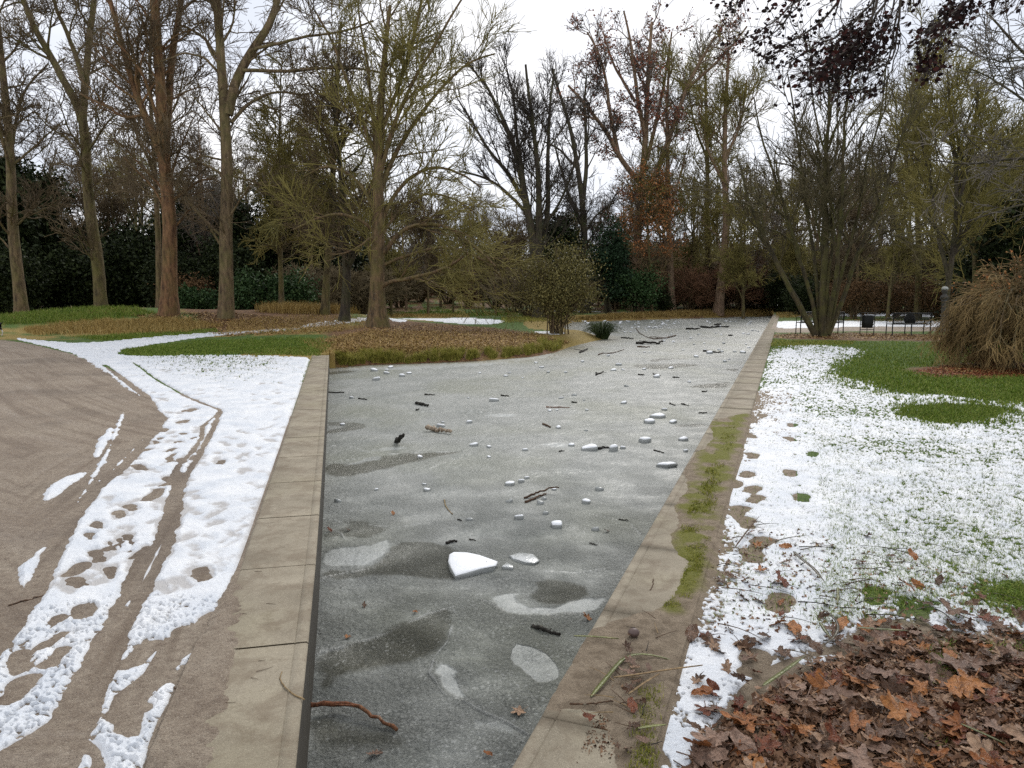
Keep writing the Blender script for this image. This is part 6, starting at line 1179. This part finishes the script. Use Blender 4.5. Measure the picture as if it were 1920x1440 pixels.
# ------------------------------------------------------------------ benches, bin, bag, bust
m = NM('black_steel'); m.col((.018, .02, .02)); m.rough(.45); m.b.inputs['Metallic'].default_value = .4; STEEL = m.m
m = NM('bag_cloth'); m.col((.006, .006, .007)); m.rough(.7); m.bump(m.noise(14, 4), .5, .03); CLOTH = m.m
m = NM('bust_stone'); m.col(m.mix(m.noise(7, 4), (.035, .033, .030), (.09, .085, .075))); m.rough(.7); BUST = m.m
m = NM('bust_cap'); m.col(m.mix(m.noise(12, 4), (.30, .31, .29), (.46, .47, .44))); m.rough(.8); BCAP = m.m
def bar(pts, r, sides=8): q = np.array(pts, float); return tubes(q[None], np.full((1, len(q)), r), sides)
def bench(name, label, base, Wd):
    root = ob(name, None, label=label, cat='bench', loc=tuple(base)); w2 = Wd/2
    # back: steel frame with a grid of thin rods, facing away from the canal
    fr = join([bar([(-w2, 0, .44), (-w2, -.05, .84)], .022), bar([(w2, 0, .44), (w2, -.05, .84)], .022), bar([(-w2, -.05, .84), (w2, -.05, .84)], .02), bar([(-w2, -.005, .47), (w2, -.005, .47)], .016)])
    bk = ob('backrest', mesh_from('backrest', fr[0], quads=fr[1]), STEEL, root)
    g_ = [bar([(x, -.006-.04*0, .47), (x, -.05, .84)], .008, 4) for x in np.linspace(-w2+.03, w2-.03, 34)]+[bar([(-w2, -.008-.042*t, .47+.37*t), (w2, -.008-.042*t, .47+.37*t)], .006, 4) for t in np.linspace(.08, .94, 9)]
    V, Q = join(g_); ob('mesh_panel', mesh_from('mesh_panel', V, quads=Q), STEEL, bk)
    g_ = [bar([(x, .0, .44), (x, .20, .42), (x, .44, .44), (x, .47, .41)], .005, 4) for x in np.linspace(-w2, w2, 46)]+[bar([(-w2, y, .432), (w2, y, .432)], .014, 6) for y in (.0, .46)]
    V, Q = join(g_); ob('seat', mesh_from('seat', V, quads=Q), STEEL, root)
    for x in (-w2, w2) if Wd < 1.2 else (-w2, 0, w2):
        V, Q = join([bar([(x, -.02, -.05), (x, .0, .25), (x, 0, .44)], .022)]); ob('leg', mesh_from('leg', V, quads=Q), STEEL, root)
        V, Q = join([bar([(x, .46, -.05), (x, .45, .25), (x, .44, .43)], .020)]); ob('leg', mesh_from('leg', V, quads=Q), STEEL, root)
    for x in (-w2, w2):
        V, Q = join([bar([(x, -.03, .64), (x, .15, .66), (x, .42, .64), (x, .45, .43)], .014)]); ob('armrest', mesh_from('armrest', V, quads=Q), STEEL, root)
    return root
bp = on_ground(1708, 630); D_ = bp[1]
b2 = bench('bench', 'black steel mesh bench seen from behind with a dark bag on its seat', (bp[0], bp[1], bp[2]), 71*D_/F)
bp1 = on_ground(1546, 628); b1 = bench('bench', 'black steel mesh bench half hidden behind the many-stemmed tree', ((1540-960)/F*28.8, 28.8, ZP((1540-960)/F*28.8, 28.8)), 80*28.8/F)
bb = on_ground(1625, 628); W_ = 26*bb[1]/F; root = ob('litter_bin', None, label='black litter bin hanging in a steel frame between the two benches', cat='bin', loc=tuple(bb))
V, Q = join([bar([(-W_/2, 0, -.05), (-W_/2, 0, .84), (W_/2, 0, .84), (W_/2, 0, -.05)], .018), bar([(-W_/2, 0, .20), (W_/2, 0, .20)], .014), bar([(0, 0, -.05), (0, 0, .26)], .014), bar([(-W_/2, 0, .40), (-W_/2+.06, 0, .40)], .012), bar([(W_/2, 0, .40), (W_/2-.06, 0, .40)], .012), bar([(-W_/2, 0, .70), (-W_/2+.06, 0, .70)], .012), bar([(W_/2, 0, .70), (W_/2-.06, 0, .70)], .012)])
ob('frame', mesh_from('frame', V, quads=Q), STEEL, root)
k = 24; V = []; 
for z, s in ((.27, .17), (.28, .18), (.50, .19), (.72, .195), (.74, .195), (.74, .175), (.45, .165)):
    for j in range(k): a = j/k*6.283; c_, s_ = math.cos(a), math.sin(a); e = (abs(c_)**5+abs(s_)**5)**-.2; V.append((c_*e*s, s_*e*s*.8+.0, z))
fs = [tuple(range(k))[::-1]]+[(r*k+j, r*k+(j+1) % k, (r+1)*k+(j+1) % k, (r+1)*k+j) for r in range(6) for j in range(k)]+[tuple(range(6*k, 7*k))]
ob('bucket', mesh_from('bucket', V, faces=fs), STEEL, root)
def lathe(prof, k=28, sx=1, sy=1, warp=0, seed=0):
    rg = np.random.default_rng(seed); V = []; 
    for z, s in prof:
        for j in range(k): a = j/k*6.283; q = 1+warp*math.sin(3*a+z*14+seed); V.append((math.cos(a)*s*sx*q, math.sin(a)*s*sy*q, z))
    n = len(prof); return V, [tuple(range(k))[::-1]]+[(r*k+j, r*k+(j+1) % k, (r+1)*k+(j+1) % k, (r+1)*k+j) for r in range(n-1) for j in range(k)]+[tuple(range((n-1)*k, n*k))]
V, fs = lathe([(0, .12), (.03, .19), (.12, .21), (.24, .19), (.33, .14), (.38, .07), (.40, .03)], 28, 1, .62, .06, 2)
bagx = bp[0]+.02; bg_ = ob('bag', mesh_from('bag', V, faces=fs), CLOTH, loc=(bagx, bp[1]+.19, bp[2]+.455), label='bulky black bag standing on the seat of the right bench', cat='bag')
V, Q = join([bar([(-.05, -.11, .12), (-.07, -.16, .22), (-.04, -.11, .34)], .012), bar([(.07, -.11, .12), (.08, -.16, .22), (.05, -.11, .34)], .012), bar([(-.04, 0, .38), (0, 0, .44), (.04, 0, .38)], .010)]); ob('strap', mesh_from('strap', V, quads=Q), CLOTH, bg_)
D_ = 29.5; bx_, by_, bz_ = at_px(1765, D_); zt = PD(1765, 537, D_)[2]-bz_; root = ob('garden_bust', None, label='dark carved bust on a slender post with pale top, left of the weeping tree', cat='statue', loc=(bx_, by_, bz_))
V, fs = lathe([(-.1, .10), (0, .10), (.25, .085), (.6, .075), (zt-.75, .07), (zt-.60, .085), (zt-.52, .11)], 20); ob('post', mesh_from('post', V, faces=fs), BUST, root)
V, fs = lathe([(zt-.52, .11), (zt-.44, .15), (zt-.38, .14), (zt-.33, .075), (zt-.29, .07), (zt-.24, .10), (zt-.16, .115), (zt-.10, .118)], 24, 1, .9, .05, 1); ob('head', mesh_from('head', V, faces=fs), BUST, root)
V, fs = lathe([(zt-.13, .122), (zt-.08, .125), (zt-.03, .10), (zt-.005, .05), (zt, .01)], 24, 1, .9, .03, 4); ob('cap', mesh_from('cap', V, faces=fs), BCAP, root)
# dog at the left edge (mostly cut off by the frame)
m = NM('dog_coat'); g0 = m.n('SeparateXYZ'); m.l(m.tcn.outputs['Object'], g0.inputs[0]); m.col(m.mix(m.ramp(m.math('ADD', g0.outputs[2], m.math('MULTIPLY', m.noise(9), .08)), [(.235, 1.), (.25, 0.)]), (.012, .012, .014), (.55, .53, .50))); m.rough(.8); COAT = m.m
dp = on_ground(2, 633, 26.2); 
sv = [(-.30, 0, .40, .075), (-.16, 0, .38, .105), (0, 0, .38, .095), (.10, 0, .385, .085), (-.40, 0, .47, .055), (-.47, 0, .52, .06), (-.56, 0, .50, .032), (.17, 0, .42, .018), (.26, 0, .50, .012),
      (-.27, .07, .26, .035), (-.26, .07, .14, .022), (-.27, .07, .02, .02), (-.31, .07, .012, .02), (-.27, -.07, .26, .035), (-.24, -.07, .14, .022), (-.22, -.07, .02, .02), (-.26, -.07, .012, .02),
      (.09, .07, .28, .05), (.12, .07, .21, .028), (.16, .07, .13, .018), (.13, .07, .02, .017), (.09, .07, .012, .018), (.09, -.07, .28, .05), (.06, -.07, .21, .028), (.11, -.07, .13, .018), (.09, -.07, .02, .017), (.05, -.07, .012, .018), (-.46, .045, .58, .018), (-.47, .05, .62, .008), (-.46, -.045, .58, .018), (-.47, -.05, .62, .008)]
se = [(2, 3), (2, 1), (1, 0), (0, 4), (4, 5), (5, 6), (3, 7), (7, 8), (0, 9), (9, 10), (10, 11), (11, 12), (0, 13), (13, 14), (14, 15), (15, 16), (3, 17), (17, 18), (18, 19), (19, 20), (20, 21), (3, 22), (22, 23), (23, 24), (24, 25), (25, 26), (5, 27), (27, 28), (5, 29), (29, 30)]
me = bpy.data.meshes.new('dog'); me.from_pydata([v[:3] for v in sv], se, []); dog = ob('dog', me, COAT, loc=(dp[0]-.13, dp[1], dp[2]), label='small black dog with white legs walking out of view at the left edge', cat='dog')
sm_ = dog.modifiers.new('skin', 'SKIN'); 
for i, v in enumerate(sv): me.skin_vertices[0].data[i].radius = (v[3], v[3]); me.skin_vertices[0].data[i].use_root = (i == 2)
su = dog.modifiers.new('sub', 'SUBSURF'); su.levels = 2; su.render_levels = 2
# far white boat-like slab by the path
bp = at_px(1440, 62); 
# ------------------------------------------------------------------ overhanging branch, near, upper right
rg = np.random.default_rng(90); D6 = 6.2; lim_px = [
    ([(2600, 200), (2300, -60), (2000, -150), (1750, -170), (1500, -140), (1300, -110)], 34, 6, 0), ([(1705, -160), (1692, -40), (1684, 50), (1681, 100), (1660, 125), (1625, 140)], 8, 2, 0), ([(1620, -150), (1600, -40), (1560, 20), (1500, 70), (1450, 100), (1435, 112)], 7, 2, .2),
    ([(1520, -140), (1500, -40), (1478, 40), (1440, 70), (1400, 88)], 5, 1.5, .1), ([(1560, -140), (1540, -30), (1470, 25), (1410, 70), (1372, 76)], 5, 1.5, -.2), ([(1680, -160), (1660, -30), (1600, 50), (1530, 85), (1472, 122)], 6, 2, .1), ([(1700, -150), (1670, -20), (1620, 80), (1570, 125), (1500, 155)], 6, 2, -.1),
    ([(1690, -60), (1660, 60), (1630, 120), (1580, 140), (1548, 150)], 4, 1.5, .3), ([(1683, 20), (1665, 120), (1640, 175), (1560, 165), (1490, 197)], 3.5, 1.5, .2), ([(1400, -120), (1395, -20), (1385, 8), (1352, 26)], 4, 1.5, 0), ([(1460, -130), (1450, -20), (1440, 8), (1434, 24)], 3, 1.5, .2),
    ([(1860, -160), (1850, -30), (1790, 20), (1755, 48), (1728, 62)], 6, 2, -.2), ([(1830, -150), (1810, -20), (1770, 30), (1740, 70), (1714, 92)], 5, 2, .3), ([(1800, -40), (1775, 40), (1752, 95), (1735, 142)], 4, 1.5, .1), ([(1900, -150), (1890, -20), (1868, 0), (1830, 12)], 4, 1.5, 0), ([(1740, -150), (1725, -30), (1715, 5), (1703, 18)], 4, 1.5, 0),
    ([(1960, -140), (1930, -40), (1900, 5), (1882, 18)], 4, 1.5, .3), ([(1660, -100), (1640, 30), (1600, 90), (1560, 110), (1528, 140)], 5, 2, -.3), ([(1650, -60), (1630, 60), (1600, 105), (1575, 140), (1555, 150)], 4, 1.5, .4), ([(1280, -110), (1278, -20), (1279, 0)], 3, 1.2, 0),
    ([(1684, 60), (1660, 100), (1640, 110), (1600, 108)], 2.5, 1, .2), ([(1686, 30), (1660, 60), (1630, 70), (1580, 66)], 2.5, 1, -.2), ([(1684, 80), (1672, 130), (1655, 170), (1620, 172), (1570, 180)], 2.5, 1, .3)]
L3 = []
for px, w0, w1, dd in lim_px:
    pts_ = [PD(a, b, D6+dd*j*.25+(0 if w0 < 20 else .0)) for j, (a, b) in enumerate(px)]; L3.append((np.array(pts_), w0*.5*D6/F, w1*.5*D6/F))
L3[0][0][0] = (6.9, 5.2, 4.2); tr_top = np.array([[7.6, 4.6, -.2], [7.55, 4.6, 1.5], [7.45, 4.7, 3.0], [7.0, 5.1, 4.3], [6.9, 5.2, 5.2]]); L3.append((tr_top, .26, .15))
sk = skel(L3, 18); sk = (sk[0]+np.pad(rg.normal(size=(sk[0].shape[0], 16, 3))*.006, ((0, 0), (1, 1), (0, 0))), sk[1])
fine = (sk[0][1:-1], sk[1][1:-1]); w1_ = grow(fine, 300, .42, .75, 6, .6, .0018, -.05, .16, rg, tmin=.35, rmax=.004); w2_ = grow(w1_, 420, .16, .7, 4, .7, .0014, -.05, .18, rg, rmax=.0025)
root = ob('beech_tree', None, label='backlit beech with darkened leaves standing right of the frame, its boughs hanging into the upper right', cat='tree', loc=(7.6, 4.6, 0)); off = np.array([7.6, 4.6, 0])
V, Q = join([tubes(sk[0][:1]-off, sk[1][:1], 12), tubes(sk[0][-1:]-off, sk[1][-1:], 16)]); ob('trunk', mesh_from('trunk', V, quads=Q), B_DARK, root)
V, Q = join([tubes(sk[0][1:-1]-off, sk[1][1:-1], 6), tubes(w1_[0]-off, w1_[1], 4), tubes(w2_[0]-off, w2_[1], 3)]); ob('twigs', mesh_from('twigs', V, quads=Q), T_DARK, root)
# leaves hang in flat sprays along the outer half of the fine boughs
Pn = []
dens = [0, .15, 1.3, .9, .9, 1.2, 1.5, 1.2, .9, .6, .4, 1.0, 1.2, .9, .4, .4, .5, 1.5, 1.4, .1, .9, .8, .6]
for i in range(1, len(lim_px)):
    p = sk[0][i]; n_ = int(100*dens[i]); t = 1-rg.random(n_)**1.3*.55; f = t*17; k = np.minimum(f.astype(int), 16); fr = (f-k)[:, None]; q = p[k]*(1-fr)+p[k+1]*fr; q = q+rg.normal(size=(n_, 3))*np.array([.055, .06, .035]); Pn.append(q)
cg = rg.normal(size=(430, 1))*np.array([[-.20, .0, -.085]])+rg.normal(size=(430, 3))*np.array([.07, .12, .08])+PD(1600, 92, D6); Pn.append(cg); cg = rg.normal(size=(160, 3))*np.array([.05, .10, .07])+PD(1800, 25, D6); Pn.append(cg); cg = rg.normal(size=(110, 3))*np.array([.035, .08, .06])+PD(1742, 112, D6); Pn.append(cg)
Pn = np.concatenate(Pn)-off; n_ = len(Pn); a = nrm(rg.normal(size=(n_, 3))*np.array([1, 1, .6])+np.array([-.4, 0, -.5])); b = nrm(np.cross(a, nrm(rg.normal(size=(n_, 3))))); c_ = np.cross(a, b); s = (.044*rg.uniform(.65, 1.2, n_))[:, None]
prof = [(0, 0, 0), (.22, .24, .03), (.5, .34, .05), (.8, .2, .02), (1.0, 0, -.04), (.8, -.2, .02), (.5, -.34, .05), (.22, -.24, .03)]
V = np.stack([Pn+a*s*x+b*s*y+c_*s*z for x, y, z in prof], 1).reshape(-1, 3); o_ = np.arange(n_)*8
Q = np.concatenate([np.stack([o_, o_+1, o_+2, o_+6], 1), np.stack([o_, o_+6, o_+7, o_], 1)[:0], np.stack([o_+2, o_+3, o_+5, o_+6], 1)]); T = np.concatenate([np.stack([o_, o_+6, o_+7], 1), np.stack([o_+3, o_+4, o_+5], 1)])
me = mesh_from('beech_leaves', V, quads=Q, tris=T, smooth_=False); attr(me, 'tint', np.repeat(rg.random(n_)**1.5, 8)); ob('leaves', me, BACKLITLEAF, root)
